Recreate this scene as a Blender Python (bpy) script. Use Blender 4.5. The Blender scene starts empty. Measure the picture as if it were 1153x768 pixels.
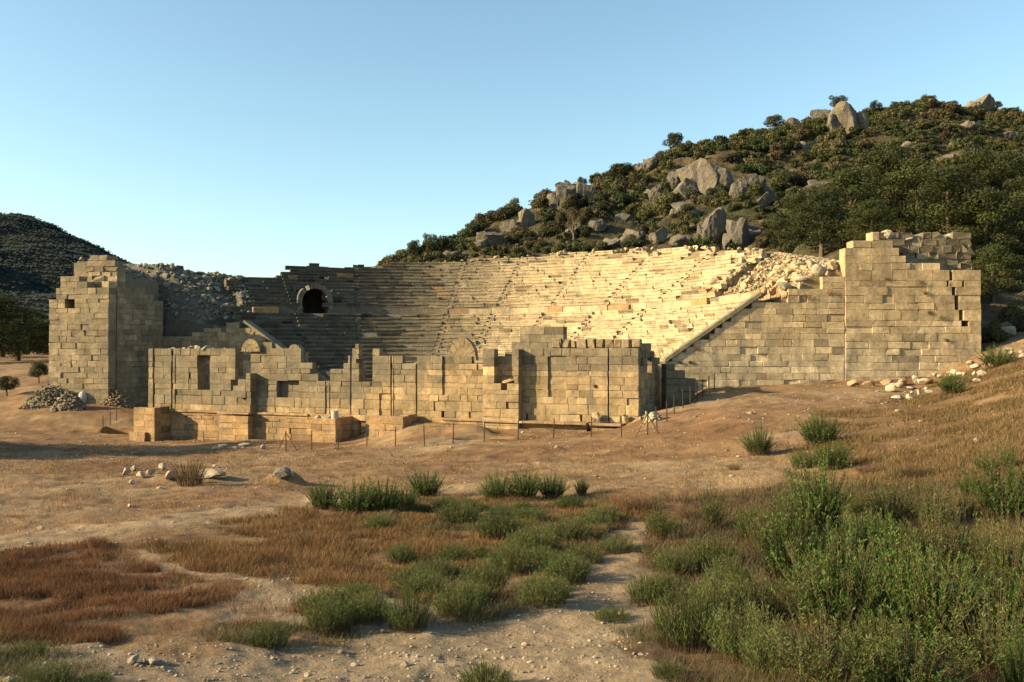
import bpy, math, random
import numpy as np
R = math.radians
rng = np.random.default_rng(7)
random.seed(7)
sc = bpy.context.scene
col = sc.collection

# ------------------------------------------------------------------ camera, sky, sun, exposure
F, CX, CY, HZ = 1000.0, 576.5, 384.0, 394.0        # focal length and centre in photo pixels, horizon row
PITCH = math.atan((HZ - CY) / F)
cam = bpy.data.objects.new('camera', bpy.data.cameras.new('camera'))
col.objects.link(cam)
cam.data.sensor_width = 36; cam.data.lens = 36 * F / 1153
cam.data.clip_start = .1; cam.data.clip_end = 6000
cam.rotation_euler = (R(90) + PITCH, 0, 0)
sc.camera = cam
SUN_EL, SUN_AZ = 20.5, 12.0                            # azimuth: degrees behind the camera, sun on the left
tx, ty = math.cos(R(SUN_AZ)), math.sin(R(SUN_AZ))   # horizontal travel of the light
world = bpy.data.worlds.new('World'); sc.world = world; world.use_nodes = True
wn = world.node_tree.nodes; wl = world.node_tree.links
sky = wn.new('ShaderNodeTexSky'); sky.sky_type = 'NISHITA'; sky.sun_disc = False
sky.sun_elevation = R(SUN_EL); sky.sun_rotation = math.atan2(-tx, -ty) % (2 * math.pi)
sky.altitude = 0; sky.air_density = 1.0; sky.dust_density = .9; sky.ozone_density = 1.6
bg = wn['Background']; bg.inputs['Strength'].default_value = .098
mxs = wn.new('ShaderNodeVectorMath'); mxs.operation = 'MULTIPLY'; mxs.inputs[1].default_value = (1.02, 1.1, .98)
wl.new(sky.outputs[0], mxs.inputs[0]); wl.new(mxs.outputs[0], bg.inputs['Color'])
sun = bpy.data.objects.new('sun', bpy.data.lights.new('sun', 'SUN'))
col.objects.link(sun)
sun.data.energy = 5.0; sun.data.angle = R(.5); sun.data.color = (1, .78, .46)
sun.rotation_euler = (R(90 - SUN_EL), 0, math.atan2(-tx, ty) + 0)
import mathutils
sun.rotation_euler = mathutils.Vector((tx, ty, -math.tan(R(SUN_EL)))).to_track_quat('-Z', 'Y').to_euler()
sc.view_settings.view_transform = 'Standard'; sc.view_settings.look = 'None'
sc.view_settings.exposure = 1.32; sc.view_settings.gamma = 1
sc.render.engine = 'CYCLES'
sc.cycles.use_denoising = True
sc.cycles.max_bounces = 4; sc.cycles.diffuse_bounces = 2; sc.cycles.glossy_bounces = 1
sc.cycles.transparent_max_bounces = 4; sc.cycles.caustics_reflective = False

# ------------------------------------------------------------------ noise
_T = rng.random((256, 256, 4))
def vnoise(x, y, k=0):
    x = np.asarray(x, float) + 37.3 * k; y = np.asarray(y, float) + 91.7 * k
    xi = np.floor(x).astype(int); yi = np.floor(y).astype(int)
    fx = x - xi; fy = y - yi; fx = fx * fx * (3 - 2 * fx); fy = fy * fy * (3 - 2 * fy)
    t = _T[:, :, k % 4]
    a = t[xi & 255, yi & 255]; b = t[(xi + 1) & 255, yi & 255]; c = t[xi & 255, (yi + 1) & 255]; d = t[(xi + 1) & 255, (yi + 1) & 255]
    return (a * (1 - fx) + b * fx) * (1 - fy) + (c * (1 - fx) + d * fx) * fy
def fbm(x, y, n=4, k=0):
    s = 0; a = .5
    for i in range(n):
        s = s + a * (vnoise(x, y, k + i) * 2 - 1); x = x * 2.03; y = y * 2.03; a *= .5
    return s
def sstep(a, b, x): t = np.clip((x - a) / (b - a), 0, 1); return t * t * (3 - 2 * t)

# ------------------------------------------------------------------ terrain heights
# theatre geometry
C0 = np.array([-11.0, 70.0]); RD, ZD, RO = 29.9, 4.0, 1.9
RW_Y = 67.6                                           # right retaining wall runs along y = 66
LA = np.array([-37.9, 94.5]); LD = np.array([.956, -.294]); LN = np.array([-.294, -.956])   # left retaining wall, outward normal
SL = np.array([-30.3, 74.0]); SW = np.array([.9325, -.3614]); SN = np.array([-.3614, -.9325])  # stage front
def behind_right(x, y, m=0): return y > RW_Y + m
def behind_left(x, y, m=0): return ((x - LA[0]) * LN[0] + (y - LA[1]) * LN[1]) < -m
ROWS_LOW = [(14.7 + .61 * i, -6.75 + .43 * i) for i in range(25)]
ROWS_UP = [(31.7 + .64 * i, 4.87 + .43 * i) for i in range(19)]
def seat_z(r):
    r = np.asarray(r) - RO
    return np.where(r < 12.8, -6.75, np.where(r < 28.05, -6.75 + (r - 12.8) * .705, np.where(r < 29.8, ZD, 4.87 + (r - 29.8) * .672)))

TAB = {
 -160: [(9,768),(15,655),(21,602),(32,552),(44,522),(58,503),(75,480),(88,462),(100,440),(125,418),(200,400),(400,396)],
 0:   [(9,768),(15,655),(21,602),(32,552),(44,524),(58,505),(75,486),(88,462),(100,440),(125,418),(200,400),(400,396)],
 60:  [(9,768),(15,655),(21,602),(32,552),(44,526),(58,508),(75,490),(88,452),(100,435),(125,415),(200,400),(400,396)],
 130: [(9,768),(15,655),(21,602),(32,552),(44,526),(58,508),(70,500),(75,490),(88,453),(110,435),(200,400),(400,396)],
 195: [(9,768),(15,655),(21,602),(32,552),(44,526),(58,509),(72,496),(80,480),(95,460),(150,420),(400,396)],
 290: [(9,768),(15,655),(21,602),(32,552),(44,524),(56,508),(69,497),(76,495),(100,460),(150,400),(400,396)],
 380: [(9,768),(15,655),(21,602),(32,552),(44,522),(54,508),(64,501),(75,490),(118,440),(128,360),(250,390),(400,394)],
 430: [(9,768),(15,655),(21,602),(32,551),(44,519),(54,506),(62,499),(67.6,480),(80,470),(112,400),(122,308),(150,302),(220,360),(400,394)],
 460: [(9,768),(15,655),(21,602),(32,551),(44,519),(54,504),(60,487),(64,474),(80,470),(112,400),(121,303),(150,288),(220,350),(400,394)],
 500: [(9,768),(15,655),(21,602),(32,551),(44,517),(54,500),(59,486),(64,474),(80,470),(112,400),(120,300),(148,278),(220,330),(400,394)],
 560: [(9,768),(15,655),(21,602),(32,550),(44,515),(54,498),(60,487),(67.6,478),(80,470),(112,400),(120,298),(155,248),(230,290),(400,370)],
 640: [(9,768),(15,655),(21,600),(32,547),(44,511),(54,495),(60,487),(67.6,480),(80,470),(108,400),(118,292),(165,208),(240,250),(400,350)],
 690: [(9,768),(15,655),(21,598),(32,544),(44,508),(54,491),(59,487),(67.6,470),(80,465),(104,400),(114,288),(178,198),(250,230),(400,330)],
 722: [(9,768),(15,655),(21,597),(32,542),(44,505),(53,486),(58,472),(67.6,455),(80,465),(100,400),(112,286),(182,190),(250,215),(400,320)],
 765: [(9,768),(15,655),(21,595),(32,540),(44,499),(52,480),(60,454),(67.6,440),(80,450),(98,400),(110,285),(186,168),(250,200),(400,310)],
 830: [(9,768),(15,652),(21,590),(32,536),(44,492),(55,457),(62,442),(67.6,434),(80,440),(96,400),(106,285),(190,160),(260,190),(400,300)],
 900: [(9,768),(15,650),(21,588),(32,532),(44,486),(55,453),(62,438),(67.6,431),(76,420),(86,350),(96,288),(150,212),(200,140),(260,160),(400,280)],
 960: [(9,768),(15,650),(21,586),(32,526),(44,480),(55,450),(62,436),(67.6,431),(72,400),(79,315),(92,288),(150,200),(205,126),(260,150),(400,280)],
 1050:[(9,768),(15,648),(21,580),(32,508),(44,466),(55,446),(62,436),(67.6,430),(70,395),(79,325),(92,290),(150,195),(205,121),(260,150),(400,280)],
 1105:[(9,768),(15,642),(21,566),(32,494),(44,452),(55,430),(64,405),(70,390),(79,350),(92,298),(150,195),(208,126),(260,150),(400,280)],
 1153:[(9,768),(15,632),(21,552),(32,480),(44,434),(55,412),(64,392),(72,372),(82,340),(95,298),(150,200),(210,130),(260,150),(400,280)],
 1330:[(9,768),(15,622),(21,540),(32,460),(44,420),(55,395),(64,378),(72,362),(82,335),(95,300),(150,215),(210,160),(260,170),(400,290)],
}
UG = np.arange(-200, 1371, 10.0); YG = np.concatenate([np.arange(0, 130, .5), np.arange(130, 404, 2)])
keys = sorted(TAB)
colz = []
for k in keys:
    ys = [0, 4.5] + [a for a, b in TAB[k]]; zs = [-1.7, -2.6] + [(HZ - b) * a / F for a, b in TAB[k]]
    colz.append(np.interp(YG, ys, zs))
colz = np.array(colz)
ZT = np.array([[0.0]] * len(UG)) * YG
for j in range(len(YG)): ZT[:, j] = np.interp(UG, keys, colz[:, j])
def blur(a, n, ax):
    k = np.hanning(n + 2)[1:-1]; k /= k.sum()
    p = [(0, 0), (0, 0)]; p[ax] = (n // 2, n // 2)
    b = np.pad(a, p, mode='edge')
    return np.apply_along_axis(lambda v: np.convolve(v, k, 'valid'), ax, b)
ZT = blur(blur(ZT, 5, 0), 9, 1)
MOUNDS = []   # (x, y, rx, ry, h)
def Hraw(x, y):
    x = np.asarray(x, float); y = np.asarray(y, float)
    yc = np.clip(y, .01, 402)
    px = np.clip(x / yc * F + CX, -200, 1370)
    px = np.where(y < .5, CX, px)
    ui = (px + 200) / 10; i = np.clip(ui.astype(int), 0, len(UG) - 2); fu = ui - i
    jy = np.interp(yc, YG, np.arange(len(YG))); j = np.clip(jy.astype(int), 0, len(YG) - 2); fy = jy - j
    z = (ZT[i, j] * (1 - fu) + ZT[i + 1, j] * fu) * (1 - fy) + (ZT[i, j + 1] * (1 - fu) + ZT[i + 1, j + 1] * fu) * fy
    for (mx, my, rx, ry, h) in MOUNDS:
        d = np.sqrt(((x - mx) / rx) ** 2 + ((y - my) / ry) ** 2)
        z = z + h * (1 - sstep(.25, 1, d))
    return z
def in_theatre(x, y):
    r = np.hypot(x - C0[0], y - C0[1])
    return (r < 42.5) & behind_left(x, y, .6) & (behind_right(x, y, .6) | (x < C0[0] - 8))
def H(x, y):
    x = np.asarray(x, float); y = np.asarray(y, float)
    z = Hraw(x, y)
    hill = sstep(68, 90, y) * sstep(-.2, 0.05, x / np.maximum(y, 1))
    z = z + fbm(x * .55, y * .55, 4) * (.16 + hill * .5) + fbm(x * .12, y * .12, 3, 2) * (.25 + hill * 2.2) * sstep(12, 40, y)
    z = z + fbm(x * 3.1, y * 3.1, 3, 1) * .045
    r = np.hypot(x - C0[0], y - C0[1])
    th = in_theatre(x, y)
    z = np.where(th, np.minimum(z, seat_z(r) - 1.5), z)
    back = ((x - SL[0]) * SN[0] + (y - SL[1]) * SN[1]) < -1.2          # behind the stage front
    ob = back & (r < 26)
    z = np.where(ob, z * sstep(20, 26, r) + np.minimum(z, -6.9) * (1 - sstep(20, 26, r)), z)
    return z
CP, SP = math.cos(PITCH), math.sin(PITCH)
def ray(px, py):
    v = (CY - py) / F
    d = np.array([(px - CX) / F, CP - v * SP, SP + v * CP]); return d / d[1]
def at(px, py, Y): return ray(px, py) * Y
def hit(px, py, y0=5.0, y1=300.0):
    """first point of the ground along the ray of a photo pixel"""
    d = ray(px, py); Y = np.concatenate([np.arange(y0, 100, .1), np.arange(100, y1, .4)])
    g = H(d[0] * Y, Y) - d[2] * Y
    k = np.argmax(g > 0)
    if not (g > 0).any(): k = int(np.argmin(np.abs(g)))
    return np.array([d[0] * Y[k], Y[k], float(H(d[0] * Y[k], Y[k]))])
for (px, py, w, h, hh) in [(134,487,1.5,1.2,-1.6),(545,492,2.2,1.0,-.9),(530,487,2.0,1.1,.45),(118,487,1.2,.9,.35),(495,486,3,1.2,.3),(800,448,3,1.5,-.2),
                           (320,545,1.2,.8,.45),(200,540,5,1.6,.25),(215,487,3,.5,.12),(60,512,6,2,-.3),(870,540,5,1.5,-.25),(700,560,6,2,-.2),(780,575,3,1,-.25)]:
    p = hit(px, py); MOUNDS.append((p[0], p[1], w, h, hh))

# ------------------------------------------------------------------ mesh building
ALB = {'foreground_leaves': 1.0, 'dry_grass': .9, 'scrub_leaves': .92, 'mountain_cover': .8}   # overall albedo level per material family
class MB:
    def __init__(s): s.v = []; s.f = {}; s.c = []; s.n = 0
    def add(s, v, f, c=(.5, .5, .5)):
        v = np.asarray(v, float); c = np.asarray(c, float)
        if c.ndim == 1: c = np.tile(c, (len(v), 1))
        for fa in (f if isinstance(f, list) and len(f) and isinstance(f[0], np.ndarray) else [np.asarray(f)]):
            s.f.setdefault(fa.shape[1], []).append(fa + s.n)
        s.v.append(v); s.c.append(c); s.n += len(v)
    def build(s, name, mat, parent=None, smooth=False):
        me = bpy.data.meshes.new(name)
        v = np.concatenate(s.v).astype(np.float32); c = np.concatenate(s.c) * ALB.get(mat.name, .78)
        loops = []; tot = []
        for k, L in s.f.items():
            a = np.concatenate(L); loops.append(a.ravel()); tot.append(np.full(len(a), k))
        loops = np.concatenate(loops).astype(np.int32); tot = np.concatenate(tot).astype(np.int32)
        me.vertices.add(len(v)); me.vertices.foreach_set('co', v.ravel())
        me.loops.add(len(loops)); me.loops.foreach_set('vertex_index', loops)
        me.polygons.add(len(tot)); me.polygons.foreach_set('loop_start', np.concatenate([[0], np.cumsum(tot)[:-1]]).astype(np.int32))
        me.polygons.foreach_set('loop_total', tot)
        me.polygons.foreach_set('use_smooth', np.full(len(tot), bool(smooth)))
        me.update(calc_edges=True)
        at_ = me.color_attributes.new('tone', 'FLOAT_COLOR', 'POINT')
        at_.data.foreach_set('color', np.concatenate([c, np.ones((len(c), 1))], 1).astype(np.float32).ravel())
        me.materials.append(mat)
        o = bpy.data.objects.new(name, me); col.objects.link(o)
        if parent: o.parent = parent
        return o
def tag(o, label=None, cat=None, group=None, kind=None):
    if label: o['label'] = label
    if cat: o['category'] = cat
    if group: o['group'] = group
    if kind: o['kind'] = kind
    return o
def thing(name, label, cat, loc=(0, 0, 0), group=None):
    o = bpy.data.objects.new(name, None); col.objects.link(o); o.location = loc; o.empty_display_size = .3
    return tag(o, label, cat, group)
def rebase(o, parent):
    """keep world-placed mesh data while the thing's empty sits at its base"""
    o.matrix_parent_inverse = mathutils.Matrix.Translation(-mathutils.Vector(parent.location))
    return o

# ------------------------------------------------------------------ materials
def mat(name, rough=.9, noise=((.9, 1.1, 3.0),), bump=(.3, 12, .02), mul=None, spec=.2, extra=None, objrand=0, trans=0):
    """vertex tone x procedural variation + bump"""
    m = bpy.data.materials.new(name); m.use_nodes = True; nt = m.node_tree; N = nt.nodes; L = nt.links
    b = N['Principled BSDF']; b.inputs['Roughness'].default_value = rough; b.inputs['Specular IOR Level'].default_value = spec
    a = N.new('ShaderNodeAttribute'); a.attribute_name = 'tone'; cur = a.outputs['Color']
    g = N.new('ShaderNodeNewGeometry')
    for (lo, hi, sc_) in noise:
        n = N.new('ShaderNodeTexNoise'); n.inputs['Scale'].default_value = sc_; n.inputs['Detail'].default_value = 8; n.inputs['Roughness'].default_value = .65
        L.new(g.outputs['Position'], n.inputs['Vector'])
        r = N.new('ShaderNodeMapRange'); r.inputs['From Min'].default_value = .3; r.inputs['From Max'].default_value = .7
        r.inputs['To Min'].default_value = lo; r.inputs['To Max'].default_value = hi; L.new(n.outputs['Fac'], r.inputs['Value'])
        x = N.new('ShaderNodeVectorMath'); x.operation = 'SCALE'; L.new(cur, x.inputs[0]); L.new(r.outputs[0], x.inputs['Scale']); cur = x.outputs[0]
    if extra: cur = extra(N, L, g, cur)
    if objrand:
        oi = N.new('ShaderNodeObjectInfo'); r = N.new('ShaderNodeMapRange'); r.inputs['To Min'].default_value = 1 - objrand; r.inputs['To Max'].default_value = 1 + objrand
        L.new(oi.outputs['Random'], r.inputs['Value'])
        x = N.new('ShaderNodeVectorMath'); x.operation = 'SCALE'; L.new(cur, x.inputs[0]); L.new(r.outputs[0], x.inputs['Scale']); cur = x.outputs[0]
    L.new(cur, b.inputs['Base Color'])
    if bump:
        st, s_, dist = bump
        n = N.new('ShaderNodeTexNoise'); n.inputs['Scale'].default_value = s_; n.inputs['Detail'].default_value = 9; n.inputs['Roughness'].default_value = .7
        L.new(g.outputs['Position'], n.inputs['Vector'])
        bp = N.new('ShaderNodeBump'); bp.inputs['Strength'].default_value = st; bp.inputs['Distance'].default_value = dist
        L.new(n.outputs['Fac'], bp.inputs['Height']); L.new(bp.outputs[0], b.inputs['Normal'])
    if trans:
        t = N.new('ShaderNodeBsdfTranslucent'); mx = N.new('ShaderNodeMixShader'); mx.inputs[0].default_value = trans
        L.new(cur, t.inputs['Color']); L.new(b.outputs[0], mx.inputs[1]); L.new(t.outputs[0], mx.inputs[2]); L.new(mx.outputs[0], N['Material Output'].inputs['Surface'])
    return m
def stains(N, L, g, cur):
    """grey-black lichen streaks and rusty patches on old limestone"""
    mp = N.new('ShaderNodeMapping'); mp.inputs['Scale'].default_value = (.9, .9, .28); L.new(g.outputs['Position'], mp.inputs['Vector'])
    n = N.new('ShaderNodeTexNoise'); n.inputs['Scale'].default_value = 1.1; n.inputs['Detail'].default_value = 10; n.inputs['Roughness'].default_value = .7; L.new(mp.outputs[0], n.inputs['Vector'])
    r = N.new('ShaderNodeValToRGB'); r.color_ramp.elements[0].position = .48; r.color_ramp.elements[1].position = .66
    r.color_ramp.elements[0].color = (0, 0, 0, 1); r.color_ramp.elements[1].color = (.62, .62, .62, 1); L.new(n.outputs['Fac'], r.inputs[0])
    m = N.new('ShaderNodeMixRGB'); L.new(r.outputs[0], m.inputs[0]); L.new(cur, m.inputs[1]); m.inputs[2].default_value = (.12, .112, .09, 1)
    n2 = N.new('ShaderNodeTexNoise'); n2.inputs['Scale'].default_value = .55; n2.inputs['Detail'].default_value = 7; n2.inputs['Roughness'].default_value = .6; L.new(g.outputs['Position'], n2.inputs['Vector'])
    r2 = N.new('ShaderNodeValToRGB'); r2.color_ramp.elements[0].position = .6; r2.color_ramp.elements[1].position = .75
    r2.color_ramp.elements[0].color = (0, 0, 0, 1); r2.color_ramp.elements[1].color = (.5, .5, .5, 1); L.new(n2.outputs['Fac'], r2.inputs[0])
    m2 = N.new('ShaderNodeMixRGB'); L.new(r2.outputs[0], m2.inputs[0]); L.new(m.outputs[0], m2.inputs[1]); m2.inputs[2].default_value = (.36, .22, .1, 1)
    return m2.outputs[0]
def karst(N, L, g, cur):
    mp = N.new('ShaderNodeMapping'); mp.inputs['Scale'].default_value = (1.1, 1.1, .3); L.new(g.outputs['Position'], mp.inputs['Vector'])
    n = N.new('ShaderNodeTexNoise'); n.inputs['Scale'].default_value = .9; n.inputs['Detail'].default_value = 10; n.inputs['Roughness'].default_value = .7; L.new(mp.outputs[0], n.inputs['Vector'])
    r = N.new('ShaderNodeValToRGB'); r.color_ramp.elements[0].position = .42; r.color_ramp.elements[1].position = .62
    r.color_ramp.elements[0].color = (0, 0, 0, 1); r.color_ramp.elements[1].color = (.75, .75, .75, 1); L.new(n.outputs['Fac'], r.inputs[0])
    m = N.new('ShaderNodeMixRGB'); L.new(r.outputs[0], m.inputs[0]); L.new(cur, m.inputs[1]); m.inputs[2].default_value = (.09, .085, .075, 1)
    return m.outputs[0]
M_STONE = mat('limestone_ashlar', .94, ((.6, 1.22, .9), (.66, 1.2, 5.0), (.8, 1.12, 26.0)), (.8, 5, .05), extra=stains)
M_SEAT = mat('limestone_seats', .94, ((.66, 1.18, 1.1), (.7, 1.18, 6.0)), (1.0, 5, .12), extra=stains)
M_RUBBLE = mat('rubble_stone', .95, ((.75, 1.15, 3.0),), (.7, 6, .08))
M_ROCK = mat('hill_rock', .95, ((.75, 1.15, .8), (.8, 1.1, 6.0)), (1.0, 2.2, .35), extra=karst)
M_GROUND = mat('dry_earth', .97, ((.8, 1.15, .9), (.82, 1.14, 7.0), (.78, 1.16, 45.0)), (1.0, 14, .06))
M_HILL = mat('hill_earth', .97, ((.7, 1.2, .4), (.8, 1.15, 5.0)), (.8, 4, .2))
M_LEAF = mat('scrub_leaves', .75, ((.8, 1.2, .7),), None, spec=.25, objrand=.22, trans=.22)
M_PLANT = mat('foreground_leaves', .6, ((.85, 1.15, 3.0),), None, spec=.3, objrand=.12, trans=.28)
M_GRASS = mat('dry_grass', .85, ((.8, 1.2, 1.3),), None, spec=.1, trans=.25)
M_BARK = mat('bark', .9, ((.8, 1.2, 4.0),), (.5, 12, .03))
M_METAL = mat('rusty_iron', .8, ((.8, 1.2, 20.0),), None)
M_MOUNT = mat('mountain_cover', 1.0, ((.7, 1.3, .02), (.8, 1.25, .12)), (1.0, .12, 6.0), spec=0)

# ------------------------------------------------------------------ ground sheet (one surface, split by kind)
def inside(poly, x, y):
    r = np.zeros(x.shape, bool); n = len(poly)
    for i in range(n):
        x1, y1 = poly[i][:2]; x2, y2 = poly[(i + 1) % n][:2]
        if y1 == y2: continue
        c = ((y1 > y) != (y2 > y)) & (x < (x2 - x1) * (y - y1) / (y2 - y1) + x1)
        r ^= c
    return r
def wpoly(pts): return [hit(a, b)[:2] for a, b in pts]
def seg_dist(pts, x, y, widths=None):
    best = np.full(x.shape, 1e9)
    for i in range(len(pts) - 1):
        a = np.array(pts[i][:2]); b = np.array(pts[i + 1][:2]); ab = b - a; L2 = ab @ ab
        t = np.clip(((x - a[0]) * ab[0] + (y - a[1]) * ab[1]) / L2, 0, 1)
        d = np.hypot(x - a[0] - t * ab[0], y - a[1] - t * ab[1])
        if widths is not None: d = d / (widths[i] * (1 - t) + widths[i + 1] * t)
        best = np.minimum(best, d)
    return best
P_RED = wpoly([(-80,625),(60,612),(170,622),(215,650),(300,668),(345,690),(330,715),(240,722),(150,726),(40,716),(-80,700)])
P_DRY = wpoly([(150,612),(260,582),(340,566),(520,560),(700,566),(760,590),(640,640),(560,690),(430,690),(380,668),(250,650)])
P_RSL = wpoly([(930,470),(1000,450),(1060,430),(1160,400),(1300,420),(1300,560),(1100,560),(960,545),(900,520)])
P_BUSH = wpoly([(700,625),(760,585),(880,545),(1000,540),(1300,520),(1300,850),(830,850),(720,720),(690,680)])
P_FGR = wpoly([(340,560),(680,556),(720,600),(650,690),(520,715),(340,730),(270,730),(330,700),(420,670),(560,610),(480,590)])
P_LEFTB = wpoly([(-40,722),(60,722),(100,745),(60,790),(-40,790)])
PATHS = [([(-60,616),(60,604),(180,590),(300,572),(420,556),(540,545)], [2.0,1.9,1.7,1.5,1.3,1.1]),
         ([(150,622),(215,648),(300,661),(390,672),(470,690)], [.28,.3,.28,.28,.3]),
         ([(720,592),(700,620),(690,660),(660,700),(560,740),(430,768)], [.45,.5,.6,1.0,1.3,1.5])]
WP = [([hit(a, b)[:2] for a, b in pts], w) for pts, w in PATHS]
def build_ground():
    th = np.concatenate([np.linspace(-180, -42, 44)[:-1], np.linspace(-42, 42, 700), np.linspace(42, 180, 44)[1:-1]])
    nt = len(th)
    rr = np.concatenate([np.geomspace(.4, 8, 26)[:-1], np.geomspace(8, 50, 300)[:-1], np.linspace(50, 86, 170)[:-1], np.linspace(86, 240, 190)[:-1], np.geomspace(240, 3500, 26)])
    T, RR = np.meshgrid(R(1) * th, rr)
    x = RR * np.sin(T); y = RR * np.cos(T); z = H(x, y)
    nr = len(rr)
    v = np.stack([x, y, z], -1).reshape(-1, 3); v = np.concatenate([v, [[0, 0, float(H(0, 0))]]])
    i = np.arange(nr - 1)[:, None] * nt; j = np.arange(nt)[None]; j2 = (j + 1) % nt
    q = np.stack([i + j, i + j2, i + nt + j2, i + nt + j], -1).reshape(-1, 4)
    jj = np.arange(nt); tri = np.stack([np.full(nt, len(v) - 1), (jj + 1) % nt, jj], -1)
    X, Y = v[:, 0], v[:, 1]
    # earth colours that belong to the soil and its dry litter
    nx = X + fbm(X * .5, Y * .5, 4, 1) * 2.2; ny = Y + fbm(X * .5, Y * .5, 4, 3) * 2.2
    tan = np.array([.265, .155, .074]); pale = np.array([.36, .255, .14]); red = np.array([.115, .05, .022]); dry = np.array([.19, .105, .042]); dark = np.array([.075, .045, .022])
    c = tan + (pale - tan) * sstep(-.35, .5, fbm(X * .18, Y * .18, 5, 2))[:, None] * .75
    def mixin(c, k, m): return c + (k - c) * m[:, None]
    far = sstep(20, 40, Y)
    c = mixin(c, np.array([.29, .155, .06]), (sstep(-.1, .5, fbm(X * .3, Y * .3 + 9, 4, 1)) * .5 * far))
    # patchy rust-brown soil and litter on the open slope
    c = mixin(c, np.array([.18, .085, .034]), sstep(.08, .38, fbm(X * .28 + 5, Y * .5, 5, 3)) * .6)
    soft = (inside(P_RED, nx, ny) * 1. + inside(P_RED, X + fbm(X * 2.3, Y * 2.3, 3, 2) * 1.6, Y + fbm(X * 2.3, Y * 2.3, 3, 0) * 1.6) + inside(P_RED, nx + 1.1, ny - .8) + inside(P_RED, nx - 1.1, ny + .8)) / 4
    c = mixin(c, red, soft * (.28 + .34 * sstep(-.3, .3, fbm(X * 2, Y * 2, 3))))
    c = mixin(c, dry, inside(P_DRY, nx, ny) * (.45 + .5 * sstep(-.3, .3, fbm(X * 1.2, Y * 1.2, 4))))
    c = mixin(c, np.array([.2, .115, .05]), inside(P_RSL, nx, ny) * .6)
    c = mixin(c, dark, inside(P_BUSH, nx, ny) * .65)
    c = mixin(c, np.array([.12, .085, .035]), inside(P_FGR, nx, ny) * .35)
    pm = np.zeros(len(X)); ids = np.full(len(X), -1)
    for k, (pts, w) in enumerate(WP):
        d = seg_dist(pts, nx * .5 + X * .5, ny * .5 + Y * .5, w); m = 1 - sstep(.6, 1.15, d)
        ids = np.where((m > .5) & (m > pm), k, ids); pm = np.maximum(pm, m)
    c = mixin(c, np.array([.36, .25, .14]), pm * .85)
    hillm = sstep(66, 80, Y) * sstep(-.2, -.05, X / np.maximum(Y, 1))
    hc = np.array([.065, .055, .026]) + (np.array([.14, .1, .055]) - np.array([.065, .055, .026])) * sstep(-.2, .4, fbm(X * .15, Y * .15, 4, 2))[:, None]
    c = c * (1 - hillm[:, None]) + hc * hillm[:, None]
    c = c * (1 + .22 * fbm(X * 1.7, Y * 1.7, 4, 2))[:, None]
    c = mixin(c, np.array([.31, .245, .165]), (1 - sstep(12, 19, Y)) * .6 * (1 - inside(P_RED, nx, ny)) * (1 - inside(P_BUSH, nx, ny)))
    c = c * (1 + .3 * sstep(.1, .5, fbm(X * .9, Y * .9, 5, 3)) - .3 * sstep(.1, .5, fbm(X * 1.1 + 40, Y * 1.1, 5, 1)))[:, None]
    fx = v[q].mean(1)
    fid = ids[q[:, 0]]
    lab = np.where((fx[:, 1] > 67) & (fx[:, 0] / np.maximum(fx[:, 1], 1) > -.17) & (fx[:, 1] < 300) & ~in_theatre(fx[:, 0], fx[:, 1]) & (np.hypot(fx[:, 0] - C0[0], fx[:, 1] - C0[1]) > 41), 10, fid)
    # smooth normals of the whole sheet, so that the pieces meet without a seam
    G = np.zeros_like(v); a = v[q[:, 1]] - v[q[:, 0]]; b = v[q[:, 3]] - v[q[:, 0]]; n = np.cross(a, b); n = np.where(n[:, 2:] < 0, -n, n)
    for k in range(4): np.add.at(G, q[:, k], n)
    G[-1] = (0, 0, 1); G /= np.linalg.norm(G, axis=1)[:, None] + 1e-12
    def piece(name, sel, material, withtri=False):
        qq = q[sel]; used, inv = np.unique(qq, return_inverse=True); fl = [inv.reshape(-1, 4)]
        if withtri:
            used = np.unique(np.concatenate([qq.ravel(), tri.ravel()])); mp = np.full(len(v), -1); mp[used] = np.arange(len(used)); fl = [mp[qq], mp[tri]]
        mb = MB(); mb.add(v[used], fl, c[used]); o = mb.build(name, material, smooth=True)
        o.data.normals_split_custom_set_from_vertices(G[used].tolist())
        o['kind'] = 'structure'; return o
    piece('ground', lab == -1, M_GROUND, True)
    for k in range(3): piece('path', lab == k, M_GROUND)
    piece('hillside', lab == 10, M_HILL)
build_ground()

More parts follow.
